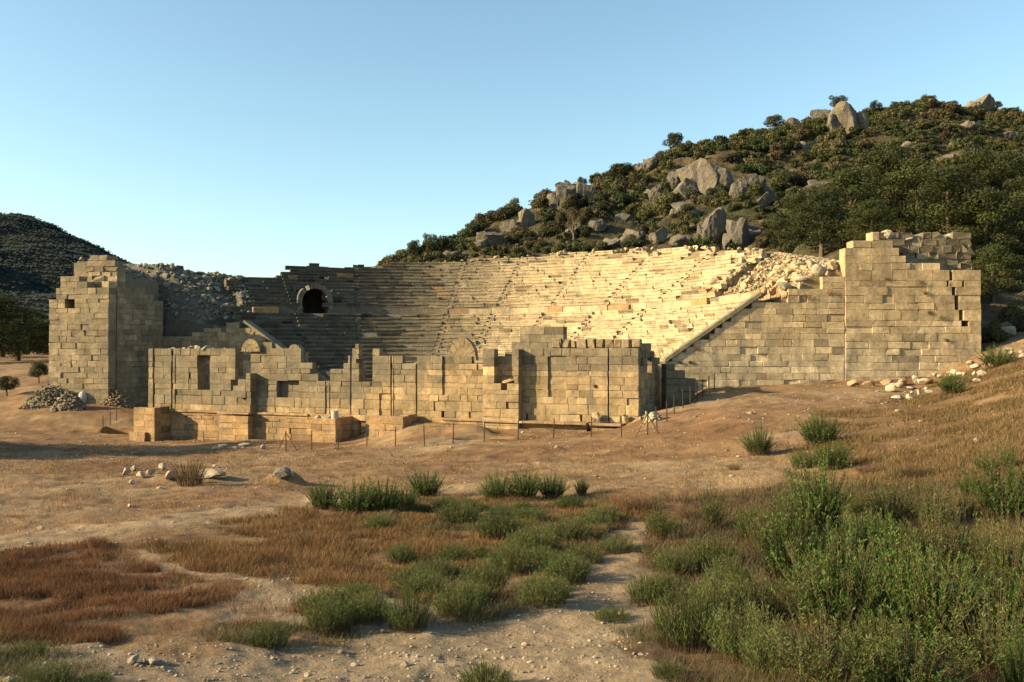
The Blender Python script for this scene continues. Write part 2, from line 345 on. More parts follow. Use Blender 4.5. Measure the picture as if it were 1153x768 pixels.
def mountain():
    pxs = np.linspace(-420, 520, 260); sk = np.interp(pxs, [-420,-200,-60,0,20,60,100,130,150,175,200,260,330,420,520], [150,170,224,239,243,259,276,289,299,313,326,345,365,385,400])
    ts = np.linspace(0, 1, 70); v = []
    for t in ts:
        if t < .62: Y = 420 + (700 - 420) * t / .62; k = (t / .62) ** .85
        else: Y = 700 + 300 * (t - .62) / .38; k = 1 - .8 * ((t - .62) / .38)
        zr = (HZ - sk) * .7
        v.append(np.stack([(pxs - CX) / F * Y, np.full_like(pxs, Y), -6 + (zr + 6) * k], -1))
    v = np.array(v); n = fbm(v[..., 0] * .012, v[..., 1] * .012, 5, 1); env = np.sin(np.linspace(0, 1, 70) ** .8 * np.pi)[:, None] * .6 + .1
    v[..., 2] += n * 22 * env + fbm(v[..., 0] * .06, v[..., 1] * .06, 3, 2) * 3.0
    w = len(pxs); i = np.arange(69)[:, None] * w; j = np.arange(w - 1)[None]
    q = np.stack([i + j, i + j + 1, i + w + j + 1, i + w + j], -1).reshape(-1, 4)
    V = v.reshape(-1, 3); c = np.array([.018, .026, .021]) + (np.array([.04, .04, .03]) - np.array([.018, .026, .021])) * sstep(.05, .5, fbm(V[:, 0] * .03, V[:, 1] * .03, 4, 3))[:, None]  # bluish distance haze is mixed into the slope colour
    mb = MB(); mb.add(V, q, c); o = mb.build('mountain', M_MOUNT, smooth=True); o['kind'] = 'structure'
    return V[(np.arange(len(V)) // w) < 46]
MV = mountain()

# ------------------------------------------------------------------ masonry
class Plane:
    def __init__(s, o, w, n): s.o = np.array(o, float); s.w = np.array(w, float) / np.hypot(*w); s.n = np.array(n, float) / np.hypot(*n)
    def inv(s, px, py, d=0.0):
        """photo pixel -> (along, height) on this wall plane pushed out by d"""
        r = ray(px, py); o = s.o + s.n * d
        t = (o @ s.n) / (r[:2] @ s.n); p = r[:2] * t
        return float((p - o) @ s.w), float(r[2] * t)
    def pt(s, a, d, z):
        p = s.o + s.w * a + s.n * d; return (p[0], p[1], z)
    def prof(s, pts, d=0.0):
        q = [s.inv(a, b, d) for a, b in pts]; q.sort(key=lambda t: t[0])
        xs = [t[0] for t in q]; zs = [t[1] for t in q]
        return lambda a: float(np.interp(a, xs, zs))
BOXF = [np.array([[0,1,5,4],[1,2,6,5],[2,3,7,6],[3,0,4,7],[4,5,9,8],[5,6,10,9],[6,7,11,10],[7,4,8,11],[8,9,10,11],[3,2,1,0]])]
def block(mb, pl, a0, a1, z0, z1, d, th, tone, ch=.022, j=.01, gap=.0035):
    """one dressed block: front face at d, depth th, arrises worn"""
    g = gap; a0 += g; a1 -= g; z0 += g; z1 -= g
    e = min(ch, (a1 - a0) * .3, (z1 - z0) * .3)
    if a1 - a0 < .04 or z1 - z0 < .04: return
    J = lambda: (rng.random(3) - .5) * 2 * j
    v = []
    for (dd, s) in ((d - th, 0), (d - e, 0), (d, e)):
        for (a, z) in ((a0 + s, z0 + s), (a1 - s, z0 + s), (a1 - s, z1 - s), (a0 + s, z1 - s)):
            k = J() if dd > d - th else (0, 0, 0)
            v.append(pl.pt(a + k[0], dd + k[1], z + k[2]))
    v = np.array(v)
    mb.add(v, BOXF, tone)
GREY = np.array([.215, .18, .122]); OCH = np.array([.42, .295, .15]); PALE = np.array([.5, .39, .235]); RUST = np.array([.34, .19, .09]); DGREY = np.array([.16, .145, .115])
def tone_fn(kind):
    def f(px_, z, rnd, a):
        g = GREY + (OCH - GREY) * .18
        if kind == 'stage':
            sand = np.interp(px_, [150,300,400,430,480,545,560,640,720], [-4.3,-4.1,-3.7,-2.6,-1.3,-.9,-.9,-1.6,-1.2])
            m = float(sstep(sand - .5, sand + .3, z)); c = OCH * 1.02 + (PALE - OCH) * .35 * rnd[0]; c = c + (g - c) * m
        elif kind == 'podium': c = np.array([.42, .27, .135]) * (1 + .1 * rnd[0])
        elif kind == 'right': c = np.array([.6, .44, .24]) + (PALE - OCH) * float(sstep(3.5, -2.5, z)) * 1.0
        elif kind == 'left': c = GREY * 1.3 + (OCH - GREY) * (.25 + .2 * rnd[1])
        else: c = g
        c = c * (.84 + .32 * rnd[2])
        if rnd[0] > .93: c = c * .66
        if rnd[1] > .88: c = c * 1.25
        return c
    return f
def ashlar(pl, a0, a1, z0, top, th=.5, d=0.0, ch=.52, bl=1.15, holes=(), breaks=(), recess=(), tone='g', ragged=.12, bottom=None, mb=None, jit=.009, left=None):
    """coursed masonry. holes/recess: (a0,a1,z0,z1[,depth]); breaks: stations where joints line up"""
    mb = mb or MB(); tf = tone_fn(tone); z = z0
    stn = sorted(set([a0, a1] + [b for b in breaks if a0 < b < a1] + [h[i] for h in list(holes) + list(recess) for i in (0, 1) if a0 < h[i] < a1]))
    zmax = max(top(a0 + (a1 - a0) * k / 60) for k in range(61))
    stepx = []; fx_ = np.arange(a0, a1, .06)
    for q0, q1 in zip(fx_[:-1], fx_[1:]):
        t0_, t1_ = top(q0), top(q1)
        if abs(t1_ - t0_) > .14: stepx.append(((q0 + q1) / 2, min(t0_, t1_), max(t0_, t1_)))
    st2 = []
    for q in stepx:
        if not st2 or q[0] - st2[-1][0] > .25: st2.append(list(q))
        else: st2[-1][1] = min(st2[-1][1], q[1]); st2[-1][2] = max(st2[-1][2], q[2])
    zcuts = sorted(set([h[i] for h in list(holes) + list(recess) for i in (2, 3)]))
    while z < zmax:
        h = ch * random.uniform(.84, 1.14); zn = z + h
        for cz in zcuts:
            if abs(zn - cz) < ch * .35: zn = cz
        zm0 = (z + zn) / 2
        stn = sorted(set([a0, a1] + [b for b in breaks if a0 < b < a1] + [h_[i] for h_ in list(holes) + list(recess) for i in (0, 1) if a0 < h_[i] < a1 and h_[2] - .05 < zm0 < h_[3] + .05] + [q[0] for q in st2 if q[1] - .1 < zm0 < q[2] + .1]))
        for k in range(len(stn) - 1):
            s0, s1 = stn[k], stn[k + 1]
            if s1 - s0 < .03: continue
            n = max(1, round((s1 - s0) / (bl * random.uniform(.75, 1.3)))); w = np.array([random.uniform(.6, 1.4) for _ in range(n)]); w = np.cumsum(w / w.sum()) * (s1 - s0) + s0
            x0 = s0
            for x1 in w:
                am = (x0 + x1) / 2; zm = (z + zn) / 2; x0_, x0 = x0, x1
                if left and (x0_ < left(zm)): 
                    if x1 < left(zm): continue
                t_ = min(top(am), top(x0_ * .8 + x1 * .2) + .12, top(x0_ * .2 + x1 * .8) + .12)
                if zm > t_ or (bottom and zm < bottom(am)): continue
                if t_ - zm < ch and random.random() < ragged: continue
                if any(h_[0] - .02 <= am <= h_[1] + .02 and h_[2] - .02 <= zm <= h_[3] + .02 for h_ in holes): continue
                rd = 0
                for q in recess:
                    if q[0] <= am <= q[1] and q[2] <= zm <= q[3]: rd = q[4]
                rnd = rng.random(4); p = pl.pt(am, 0, 0); px_ = CX + F * p[0] / p[1]
                dj = (rng.random() - .5) * jit * 2 - (random.uniform(.03, .1) if random.random() < .07 else 0)
                jj_ = jit * (.7 + 4 * random.random() ** 6); block(mb, pl, x0_, x1, z, zn, d - rd + dj, th - rd * .5, tf(px_, zm, rnd, am), ch=.012 + .05 * random.random() ** 4, j=jj_)
        z = zn
    return mb
def slab(mb, pl, a0, a1, z0, z1, d0, d1, tone, n=None, j=.01):
    """a run of separate long stones between two stations (cornice, coping)"""
    n = n or max(1, int((a1 - a0) / 1.4)); xs = np.linspace(a0, a1, n + 1)
    for i in range(n):
        if random.random() < .04: continue
        block(mb, pl, xs[i], xs[i + 1], z0 + random.uniform(-j, j), z1 + random.uniform(-j, j), d1 + random.uniform(-j, j), d1 - d0, tone * random.uniform(.85, 1.12), ch=.03)

# ico sphere verts for stones
def ico(n):
    bm = __import__('bmesh').new(); __import__('bmesh').ops.create_icosphere(bm, subdivisions=n, radius=1)
    v = np.array([p.co[:] for p in bm.verts]); f = np.array([[q.index for q in p.verts] for p in bm.faces]); bm.free(); return v, f
ICO = {n: ico(n) for n in (1, 2, 3, 4)}
def stone_verts(n=2, cuts=9, rough=.06, rs=None):
    rs = rs or rng
    v, f = ICO[n]; v = v.copy()
    for _ in range(cuts):
        d = rs.normal(size=3); d /= np.linalg.norm(d); k = rs.uniform(.4, .72); s = v @ d
        v = v - np.outer(np.maximum(s - k, 0), d)
    v += rs.normal(size=v.shape) * rough * .35
    return v, f
def add_stone(mb, p, size, tone, n=1, cuts=7, rot=None, rough=.06):
    v, f = stone_verts(n, cuts, rough); v = v * np.asarray(size); a = rng.uniform(0, 6.28) if rot is None else rot
    t = rng.uniform(-.35, .35); ct, st = math.cos(t), math.sin(t); v = np.stack([v[:, 0], v[:, 1] * ct - v[:, 2] * st, v[:, 1] * st + v[:, 2] * ct], -1)
    c, s = math.cos(a), math.sin(a); v = np.stack([v[:, 0] * c - v[:, 1] * s, v[:, 0] * s + v[:, 1] * c, v[:, 2]], -1) + p
    mb.add(v, f, tone)

# ---------- cavea
ANG = lambda px, Rr: (lambda p: math.atan2(p[1] - C0[1], p[0] - C0[0]))(circ(px, Rr))
def circ(px, Rr):
    u = (px - CX) / F; a = 1 + u * u; b = -2 * (C0[0] * u + C0[1]); c = C0 @ C0 - Rr * Rr
    Y = (-b + math.sqrt(max(b * b - 4 * a * c, 0))) / (2 * a); return np.array([u * Y, Y])
RIM = [(100,291),(128,289),(150,290),(175,297),(195,299),(205,305),(235,309),(258,313),(298,315),(304,311),(322,310),(328,302),(340,299),(372,299),(382,303),(392,301),(398,299),(440,297),(520,294),(560,291),(600,288),(640,284),(700,281),(760,280),(800,279),(840,281),(880,284),(930,292),(960,300)]
ra, rz = [], []
for (px, py) in RIM:
    p = circ(px, 40.3); ra.append(math.atan2(p[1] - C0[1], p[0] - C0[0])); rz.append(ray(px, py)[2] * p[1])
o_ = np.argsort(ra); ra = np.array(ra)[o_]; rz = np.array(rz)[o_]
def ztop(a): return np.interp(a, ra, rz)
def amin(r): return math.asin(max(-1, (RW_Y + .55 - C0[1]) / r))
def amax(r):
    q = C0 - LA; m = .75                       # solve ((C+r e)-LA).LN = -m
    k = (-m - q @ LN) / r; ph = math.atan2(LN[1], LN[0])
    if abs(k) > 1: return math.pi * .5
    a = ph - math.acos(k); a2 = ph + math.acos(k)
    for w in (a, a2, a + 2 * math.pi, a2 + 2 * math.pi):
        if math.pi * .45 < w < math.pi * 1.2: return w
    return 2.6
A_RUBL = ANG(262, 35.3)      # beyond this the left upper seating has collapsed
A_RUBR = ANG(852, 37.3)
A_CAVE = ANG(355, 31.8); CAVE_W = 1.55 / 31.8
cavea = thing('theatre_seating', 'huge horseshoe of ruined stone seating rows rising behind the stage building', 'theatre seating', (C0[0], C0[1], -6.9))
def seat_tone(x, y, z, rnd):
    lit_side = float(sstep(-18, 5, x)) * .9 + .1 * rnd[0]  # shade of the left half is put into the stone colour
    c = DGREY * .6 + (np.array([.68, .54, .34]) - DGREY) * lit_side
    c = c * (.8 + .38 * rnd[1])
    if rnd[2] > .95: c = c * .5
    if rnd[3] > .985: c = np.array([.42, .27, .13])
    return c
PROFILE = [(.035, -.03), (.035, .2), (-.03, .26), (-.03, .42), (.66, .42), (.66, -.03)]
PF = [np.array([[i, (i + 1) % 6, (i + 1) % 6 + 6, i + 6] for i in range(6)]), np.array([[5, 4, 3, 2, 1, 0], [6, 7, 8, 9, 10, 11]])]
stair_ang = [ANG(p, 39.0) for p in (520, 583, 655, 727, 800)] + [ANG(400, 39.0), ANG(310, 39.0)]
def WLIM(x, y):
    dl = -((x - LA[0]) * LN[0] + (y - LA[1]) * LN[1]); dr = y - RW_Y
    return np.where(x < -15, 1.7 + dl * np.interp(x, [-39, -35, -30], [2.6, 1.9, 1.05]), np.where(x > 17.6, 5.0 + dr * 1.25, 99))
def rows(name, table, zlimit, hh=.43, tread=.62):
    mb = MB()
    for ri, (r, z) in enumerate(table):
        a = amin(r) ; e = amax(r)
        while a < e - .3 / r:
            L = random.uniform(.9, 2.6) / r; b = min(a + L, e)
            sk = False
            for s in stair_ang:
                if a < s - .27 / r < b: b = s - .27 / r; break
                if s - .28 / r <= a < s + .27 / r: a = s + .27 / r; sk = True; break
            if sk: continue
            m = (a + b) / 2; a0, a = a, b
            if z + .2 > zlimit(m, r): continue
            if z > WLIM(C0[0] + r * math.cos(m), C0[1] + r * math.sin(m)) + .4: continue
            if r > 30.3 and abs(m - A_CAVE) < CAVE_W * 1.05 and z < ZD + 2.9: continue
            miss = .02 + (.14 if z > zlimit(m, r) - 1.0 else 0) + (.3 if z > zlimit(m, r) - 1.6 and r > 30 and m < ANG(780, 40) else 0)
            if r > 29.5 and (m > A_RUBL or m < A_RUBR): continue
            if random.random() < miss: continue
            rnd = rng.random(4); dr = rng.normal() * .035; dz_ = rng.normal() * .022; tilt = rng.normal() * .02
            if rng.random() < .04: dr += random.uniform(-.25, .1); dz_ -= random.uniform(0, .12)
            v = []
            g = .012 / r
            for (aa, sg) in ((a0 + g, -1), (b - g, 1)):
                for (pr, pz) in PROFILE:
                    rr_ = r + pr * tread / .61 + dr + rng.normal() * .014; zz = z + pz * hh / .42 + dz_ + sg * tilt + rng.normal() * .012
                    v.append((C0[0] + rr_ * math.cos(aa), C0[1] + rr_ * math.sin(aa), zz))
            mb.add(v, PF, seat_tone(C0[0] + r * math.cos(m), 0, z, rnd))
    return rebase(mb.build(name, M_SEAT, cavea), cavea)
rows('lower_seating', ROWS_LOW, lambda a, r: 99)
rows('upper_seating', ROWS_UP, lambda a, r: float(ztop(a)))
def bed():
    mb = MB(); rs = np.concatenate([[8, 12.6, 12.81], np.arange(13.4, 28, .61), [28.1, 29.75, 29.86], np.arange(30.4, 41.6, .64), [41.7, 41.75]]) + RO; n = 402; V = []
    for k, r in enumerate(rs):
        a = np.linspace(amin(r) + .0, amax(r), n - 2); a = np.concatenate([a[:1], a, a[-1:]])
        if k < 2: z = np.full(n, -7.0)
        else: z = seat_z(np.full(n, r)) + .02
        rub = (r > 29.8) & ((a > A_RUBL) | (a < A_RUBR))
        x = C0[0] + r * np.cos(a); y = C0[1] + r * np.sin(a)
        z = np.where(rub, np.where(a < A_RUBR, z - .9, z - 2.0 * (1 - (r - 29.8) / 12)) + fbm(x * 1.2, y * 1.2, 3) * .8, z)
        z = np.minimum(z, ztop(a) - .25); z = np.minimum(z, WLIM(x, y) + fbm(x, y, 3) * .5)
        if r > 30.3: z = np.where(np.abs(a - A_CAVE) < CAVE_W * .97, np.minimum(z, ZD - .02), z) if r < 39.3 else z
        if k == len(rs) - 1: z = np.full(n, -9.0)
        z[0] = z[-1] = -8
        V.append(np.stack([x, y, z], -1))
    V = np.array(V).reshape(-1, 3); m = len(rs); i = np.arange(m - 1)[:, None] * n; j = np.arange(n - 1)[None]
    q = np.stack([i + j, i + j + 1, i + n + j + 1, i + n + j], -1).reshape(-1, 4)
    c = DGREY * .9 + (OCH * .85 - DGREY * .9) * sstep(-18, 6, V[:, 0])[:, None]  # left half painted darker, following the shade in the seat tones
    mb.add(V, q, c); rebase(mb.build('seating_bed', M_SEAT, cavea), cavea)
bed()
# gangway with its back wall, and the seat backs along its front edge
def ring(name, r, z0, z1, depth, L0, L1, keep, jit=.03):
    mb = MB(); a = amin(r); e = amax(r)
    while a < e:
        L = random.uniform(L0, L1) / r; b = min(a + L, e); m = (a + b) / 2
        if keep(m):
            ang = m; pl = Plane((C0[0] + r * math.cos(ang), C0[1] + r * math.sin(ang)), (math.sin(ang), -math.cos(ang)), (-math.cos(ang), -math.sin(ang)))
            w = (b - a) * r / 2; x = C0[0] + r * math.cos(m)
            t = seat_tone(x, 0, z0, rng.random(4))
            if z1 - z0 < .9 and random.random() < .3: t = np.array([.5, .3, .14])
            block(mb, pl, -w, w, z0, z1 + rng.normal() * jit, rng.normal() * jit, depth, t, ch=.04, j=.025)
        a = b
    return rebase(mb.build(name, M_SEAT, cavea), cavea)
ring('gangway_wall', 31.72, ZD - .05, ZD + .42, .5, .8, 2.0, lambda m: abs(m - A_CAVE) > CAVE_W * 1.1 and m < A_RUBL)
ring('gangway_wall', 31.77, ZD + .43, ZD + .86, .5, .8, 2.0, lambda m: abs(m - A_CAVE) > CAVE_W * 1.1 and m < A_RUBL and rng.random() > .06)
for (pa, pb) in ((495, 590), (596, 700), (708, 790), (796, 850), (323, 282), (272, 250)):
    qa, qb = sorted((ANG(pa, 29.4), ANG(pb, 29.4)))
    ring('seat_back', 30.0, ZD - .02, ZD + .62, .35, 1.2, 2.8, lambda m: qa < m < qb)
# stairways
for s, (tbl, hh, td) in [(s, t) for s in stair_ang for t in ((ROWS_LOW, .43, .61), (ROWS_UP, .43, .64))]:
    mb = MB()
    if 1:
        for (r, z) in tbl:
            if z + .3 > ztop(s) or (r > 29.5 and s > A_RUBL): continue
            for k in (0, 1):
                if random.random() < .06: continue
                rr_ = r - .02 + k * td / 2 + rng.normal() * .03; z1 = z + hh * (.7, 1)[k] - .01
                pl = Plane((C0[0] + rr_ * math.cos(s), C0[1] + rr_ * math.sin(s)), (math.sin(s), -math.cos(s)), (-math.cos(s), -math.sin(s)))
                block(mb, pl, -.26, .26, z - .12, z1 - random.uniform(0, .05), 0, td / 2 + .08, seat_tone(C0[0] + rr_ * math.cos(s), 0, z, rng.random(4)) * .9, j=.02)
    if mb.n: rebase(mb.build('stairway', M_SEAT, cavea), cavea)
# vaulted doorway in the gangway wall
def vault():
    a = A_CAVE; r = 31.7; pl = Plane((C0[0] + r * math.cos(a), C0[1] + r * math.sin(a)), (math.sin(a), -math.cos(a)), (-math.cos(a), -math.sin(a)))
    mb = MB()
    for sgn in (-1, 1):
        for k in range(3):
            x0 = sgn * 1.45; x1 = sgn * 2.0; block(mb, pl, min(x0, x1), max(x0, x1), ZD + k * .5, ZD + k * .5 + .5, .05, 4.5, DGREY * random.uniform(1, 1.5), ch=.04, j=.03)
    zc = ZD + 1.5; r0, r1 = 1.42, 1.95; n = 11
    for k in range(n):
        if k == 7: continue
        t0 = math.pi * k / n + .012; t1 = math.pi * (k + 1) / n - .012; v = []
        o = rng.normal() * .03 - .15
        for dd in (o - 4.2, o):
            for (rr_, tt) in ((r0, t0), (r1, t0), (r1, t1), (r0, t1)):
                v.append(pl.pt(rr_ * math.cos(tt), dd, zc + rr_ * math.sin(tt)))
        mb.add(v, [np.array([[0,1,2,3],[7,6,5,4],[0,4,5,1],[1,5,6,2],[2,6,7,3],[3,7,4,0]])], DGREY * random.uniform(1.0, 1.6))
    rebase(mb.build('vaulted_doorway', M_STONE, cavea), cavea)
vault()

# ---------- right retaining wall and tower
PR = Plane((11.0, RW_Y), (1, 0), (0, -1))
def px_s(pl, px, d=0): return pl.inv(px, 400, d)[0]
rw = thing('retaining_wall', 'sunlit wall of squared blocks with sloping coping, right of the seating', 'wall', (18, RW_Y, -3))
topR = PR.prof([(700,415),(747,408),(752,405),(857,333),(858,337),(888,337),(889,325),(926,324),(927,311),(955,310)])
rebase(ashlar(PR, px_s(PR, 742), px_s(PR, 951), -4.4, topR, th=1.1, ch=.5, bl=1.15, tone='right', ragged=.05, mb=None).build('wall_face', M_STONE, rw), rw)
mb = MB()   # sloping coping
p0 = PR.inv(748, 407); p1 = PR.inv(857, 331); n = 11
for k in range(n):
    a0 = p0[0] + (p1[0] - p0[0]) * (k + .01) / n; a1 = p0[0] + (p1[0] - p0[0]) * (k + .99) / n; sl = (p1[1] - p0[1]) / (p1[0] - p0[0])
    v = [PR.pt(a, d, p0[1] + (a - p0[0]) * sl + h) for d in (-1.15, .16) for a, h in ((a0, -.12), (a1, -.12), (a1, .2), (a0, .2))]
    mb.add(v, [np.array([[0,1,2,3],[7,6,5,4],[0,4,5,1],[1,5,6,2],[2,6,7,3],[3,7,4,0]])[:, ::-1]], np.array([.3, .25, .16]) * random.uniform(.9, 1.1))
rebase(mb.build('coping', M_STONE, rw), rw)
PT = Plane((24.5, RW_Y - .07), (1, 0), (0, -1))
tr = thing('masonry_tower', 'tall sunlit corner tower with broken top, at the right end of the seating', 'tower', (29, RW_Y, -3))
topT = PT.prof([(945,283),(960,283),(961,273),(982,273),(983,264),(990,264),(991,273),(1005,273),(1006,281),(1012,281),(1013,290),(1020,290),(1021,298),(1058,298),(1059,307),(1098,306),(1110,306)])
a0t, a1t = px_s(PT, 952), px_s(PT, 1105)
crack = [PT.inv(*q) for q in ((1058,305),(1066,308),(1068,322),(1073,322),(1073,336),(1077,336),(1077,349),(1082,350),(1083,362),(1090,362),(1091,372))]
zs_c = sorted(crack, key=lambda t: t[1])
hl = []
for (q0, q1, y0, y1) in ((1069,1073,304,316),(1066,1069,316,327),(1083,1086,316,326),(1072,1076,327,336),(1075,1080,336,349),(1080,1085,349,361),(1083,1091,361,371),(1010,1012,393,395.5),(979,982,393,395)):
    A = PT.inv(q0, y0); B = PT.inv(q1, y1); hl.append((A[0], B[0], B[1], A[1]))
m_ = ashlar(PT, a0t, a1t, -4.4, topT, th=1.2, ch=.6, bl=1.45, tone='right', ragged=.02, holes=hl)
rebase(m_.build('tower_face', M_STONE, tr), tr)
PTs = Plane(PT.pt(a1t - 1.2, 0, 0)[:2], (0, 1), (1, 0))      # outer side, seen from beside
PTs = Plane((PT.pt(a1t, 0, 0)[0] - .02, PT.pt(a1t, 0, 0)[1] + 1.22), (0, 1), (1, 0))
rebase(ashlar(PTs, 0, 9.5, -4.6, lambda a: 5.6 - .12 * a, th=1.0, ch=.6, bl=1.4, tone='right', ragged=.1).build('outer_face', M_STONE, tr), tr)
PTl = Plane((PT.pt(a0t, 0, 0)[0] + .02, PT.pt(a0t, 0, 0)[1] + 1.22), (0, 1), (-1, 0))
rebase(ashlar(PTl, 0, 3.0, 1.5, lambda a: 7.2 - .3 * a, th=1.0, ch=.6, bl=1.3, tone='right', ragged=.1).build('inner_face', M_STONE, tr), tr)
PTu = Plane((24.5, RW_Y + 1.6), (1, 0), (0, -1))
topU = PTu.prof([(983,266),(1000,262),(1008,258),(1014,262),(1030,266),(1050,263),(1062,266),(1080,262),(1096,262)])
rebase(ashlar(PTu, px_s(PTu, 985), px_s(PTu, 1094), 5.0, topU, th=1.6, ch=.55, bl=.9, tone='g', ragged=.12, jit=.07).build('inner_core', M_STONE, tr), tr)
# fill behind the faces
def fill(pl, a0, a1, d0, d1, ztopf, zb, name, parent, tone, res=.45):
    na = max(3, int((a1 - a0) / res)); nd = max(3, int(abs(d1 - d0) / res)); A = np.linspace(a0, a1, na); D = np.linspace(d0, d1, nd)
    V = []
    for a in A:
        for d in D:
            p = pl.pt(a, d, 0); V.append((p[0], p[1], ztopf(a) + float(fbm(p[0] * 1.7, p[1] * 1.7, 3)) * .5))
    i = np.arange(na - 1)[:, None] * nd; j = np.arange(nd - 1)[None]; q = np.stack([i + j, i + j + 1, i + nd + j + 1, i + nd + j], -1).reshape(-1, 4)
    mb = MB(); mb.add(V, q, tone)
    ed = list(range(0, nd)) + [k * nd + nd - 1 for k in range(1, na)] + [(na - 1) * nd + k for k in range(nd - 2, -1, -1)] + [k * nd for k in range(na - 2, 0, -1)]
    V = np.array(V); E = V[ed]; B = E.copy(); B[:, 2] = zb; m = len(ed); k = np.arange(m)
    mb.add(np.concatenate([E, B]), np.stack([k, (k + 1) % m, (k + 1) % m + m, k + m], -1), tone)
    rebase(mb.build(name, M_RUBBLE, parent), parent)
fill(PT, a0t + .4, a1t - .4, -1.15, -1.9, lambda a: min(topT(a) - .4, 4.8), -4, 'rubble_core', tr, RUST * .8)
fill(PT, a0t + .4, a1t - .4, -3.4, -9.5, lambda a: 7.3, -4, 'rubble_core', tr, GREY)

# ---------- left tower and wall
lt = thing('masonry_tower', 'tall grey corner tower with jagged stepped top, at the left end of the seating', 'tower', (-43, 90, -5))
PL = Plane((-46, 88.0), (.985, -.17), (-.17, -.985))
a0l, a1l = px_s(PL, 55), px_s(PL, 122)
topL = PL.prof([(50,336),(63,336),(64,328),(68,328),(69,311),(85,311),(86,314),(98,314),(99,321),(123,320)])
h1 = PL.inv(73, 337); h2 = PL.inv(84, 347); h3 = PL.inv(100, 368); h4 = PL.inv(104, 374)
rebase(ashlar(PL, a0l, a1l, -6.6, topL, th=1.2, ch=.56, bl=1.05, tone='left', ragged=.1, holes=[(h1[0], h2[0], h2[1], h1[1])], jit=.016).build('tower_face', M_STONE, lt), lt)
c1 = np.array(PL.pt(a1l, 0, 0)[:2]); sd = np.array([.30, .954])
PLs = Plane(c1 - np.array([.03, -.02]) + sd * 1.2, sd, (.954, -.30))
LLEN = 6.8
rebase(ashlar(PLs, 0.02, LLEN, -6.6, PLs.prof([(115,319),(130,316),(131,321),(150,321),(151,327),(163,328),(164,332),(176,333)]), th=1.0, ch=.56, bl=1.1, tone='left', ragged=.1).build('inner_face', M_STONE, lt), lt)
c0 = np.array(PL.pt(a0l, 0, 0)[:2]); PLo = Plane(c0 + np.array([.1, 1.2]), (.17, .985), (-.985, .17))
rebase(ashlar(PLo, 0, 9, -6.6, lambda a: 5.0 + .35 * a, th=1.0, ch=.56, bl=1.1, tone='left', ragged=.1).build('outer_face', M_STONE, lt), lt)
PLu = Plane((-46 + .3, 88 + 1.75), (.985, -.17), (-.17, -.985))
rebase(ashlar(PLu, px_s(PLu, 84), px_s(PLu, 131), 5.2, PLu.prof([(80,301),(97,301),(98,296),(100,296),(101,289),(129,289),(130,297),(134,297)]), th=1.5, ch=.52, bl=1.1, tone='left', ragged=.05, jit=.04).build('upper_masonry', M_STONE, lt), lt)
fill(PL, a0l + .3, a1l - .3, -1.15, -1.7, lambda a: min(topL(a) - .5, 5.4), -6, 'rubble_core', lt, RUST * .9)
fill(PL, a0l + .3, a1l - .3, -3.3, -9.2, lambda a: 9.1 - .42 * max(0, a - a0l - 2.2), -6, 'rubble_core', lt, GREY)
lw = thing('retaining_wall', 'grey shaded wall of squared blocks with sloping end, left of the seating', 'wall', (-28, 91.5, -5))
PW = Plane(LA, LD, LN)
topW = PW.prof([(160,377),(200,377),(229,376),(230,371),(254,370),(255,365),(272,363),(276,364),(316,393),(375,436),(420,468)])
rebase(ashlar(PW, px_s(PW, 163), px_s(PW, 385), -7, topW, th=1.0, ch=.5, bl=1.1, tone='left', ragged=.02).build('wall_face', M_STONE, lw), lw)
mb = MB(); p0 = PW.inv(376, 436); p1 = PW.inv(275, 362); n = 12; sl = (p1[1] - p0[1]) / (p1[0] - p0[0])
for k in range(n):
    a0 = p1[0] + (p0[0] - p1[0]) * (k + .01) / n; a1 = p1[0] + (p0[0] - p1[0]) * (k + .99) / n
    v = [PW.pt(a, d, p0[1] + (a - p0[0]) * sl + h) for d in (-1.05, .14) for a, h in ((a0, -.12), (a1, -.12), (a1, .16), (a0, .16))]
    mb.add(v, [np.array([[0,1,2,3],[7,6,5,4],[0,4,5,1],[1,5,6,2],[2,6,7,3],[3,7,4,0]])[:, ::-1]], GREY * 1.2)
rebase(mb.build('coping', M_STONE, lw), lw)

# ---------- stage building
st = thing('stage_building', 'long ruined stage building of tan blocks with broken top and podium', 'ruined building', (SL[0] + 20, SL[1] - 7, -7))
PS = Plane(SL, SW, SN); ZC = -4.9
sx = lambda px: px_s(PS, px)
def rect(x0, x1, y0, y1, *e):
    A = PS.inv(x0, y0); B = PS.inv(x1, y1); return (A[0], B[0], B[1], A[1]) + e
GRO = [rect(p - .65, p + .65, 380, 470) for p in (173, 193.5, 367, 395, 440.4, 469)] + [rect(684.5, 685.9, 396, 477)]
OPEN = [rect(222,236,402,440), rect(265,282,396,428), rect(260,272,428,440)]
REC = [rect(498,517,404,446,.13), rect(617,637,404,448,.14), rect(427,439,445,468,.12), rect(197,214,400,466,.05), rect(212,222,414,440,.08), rect(371,394,416,468,.04), rect(443,468,404,470,.04)]
SOFT = [rect(312,336,430,448), rect(497,500,463,470), rect(556,559,432,446), rect(653,655.5,468,473), rect(592,594,468,473)]
prof_st = [(160,396),(262,396),(263,396),(296,396),(297,387),(306,387),(307,394),(318,395),(339,396),(340,404),(345,405),(349,414),(351,422),(358,423),(359,429),(371,429),(372,416),(386,416),(387,409),(392,409),(393,402),(396,401),(397,396),(400,395),(401,388),(403,388),(404,405),(405,429),(419,429),(420,395),(427,395),(428,403),(434,403),(434,395),(437,395),(438,404),(453,404),(454,409),(466,404),(484,404),(485,409),(486,404),(500,403),(536,406),(543,406),(544,403),(547,402),(548,397),(617,396),(622,392),(710,391),(711,396),(725,396)]
topS = PS.prof(prof_st)
allh = GRO + OPEN + SOFT
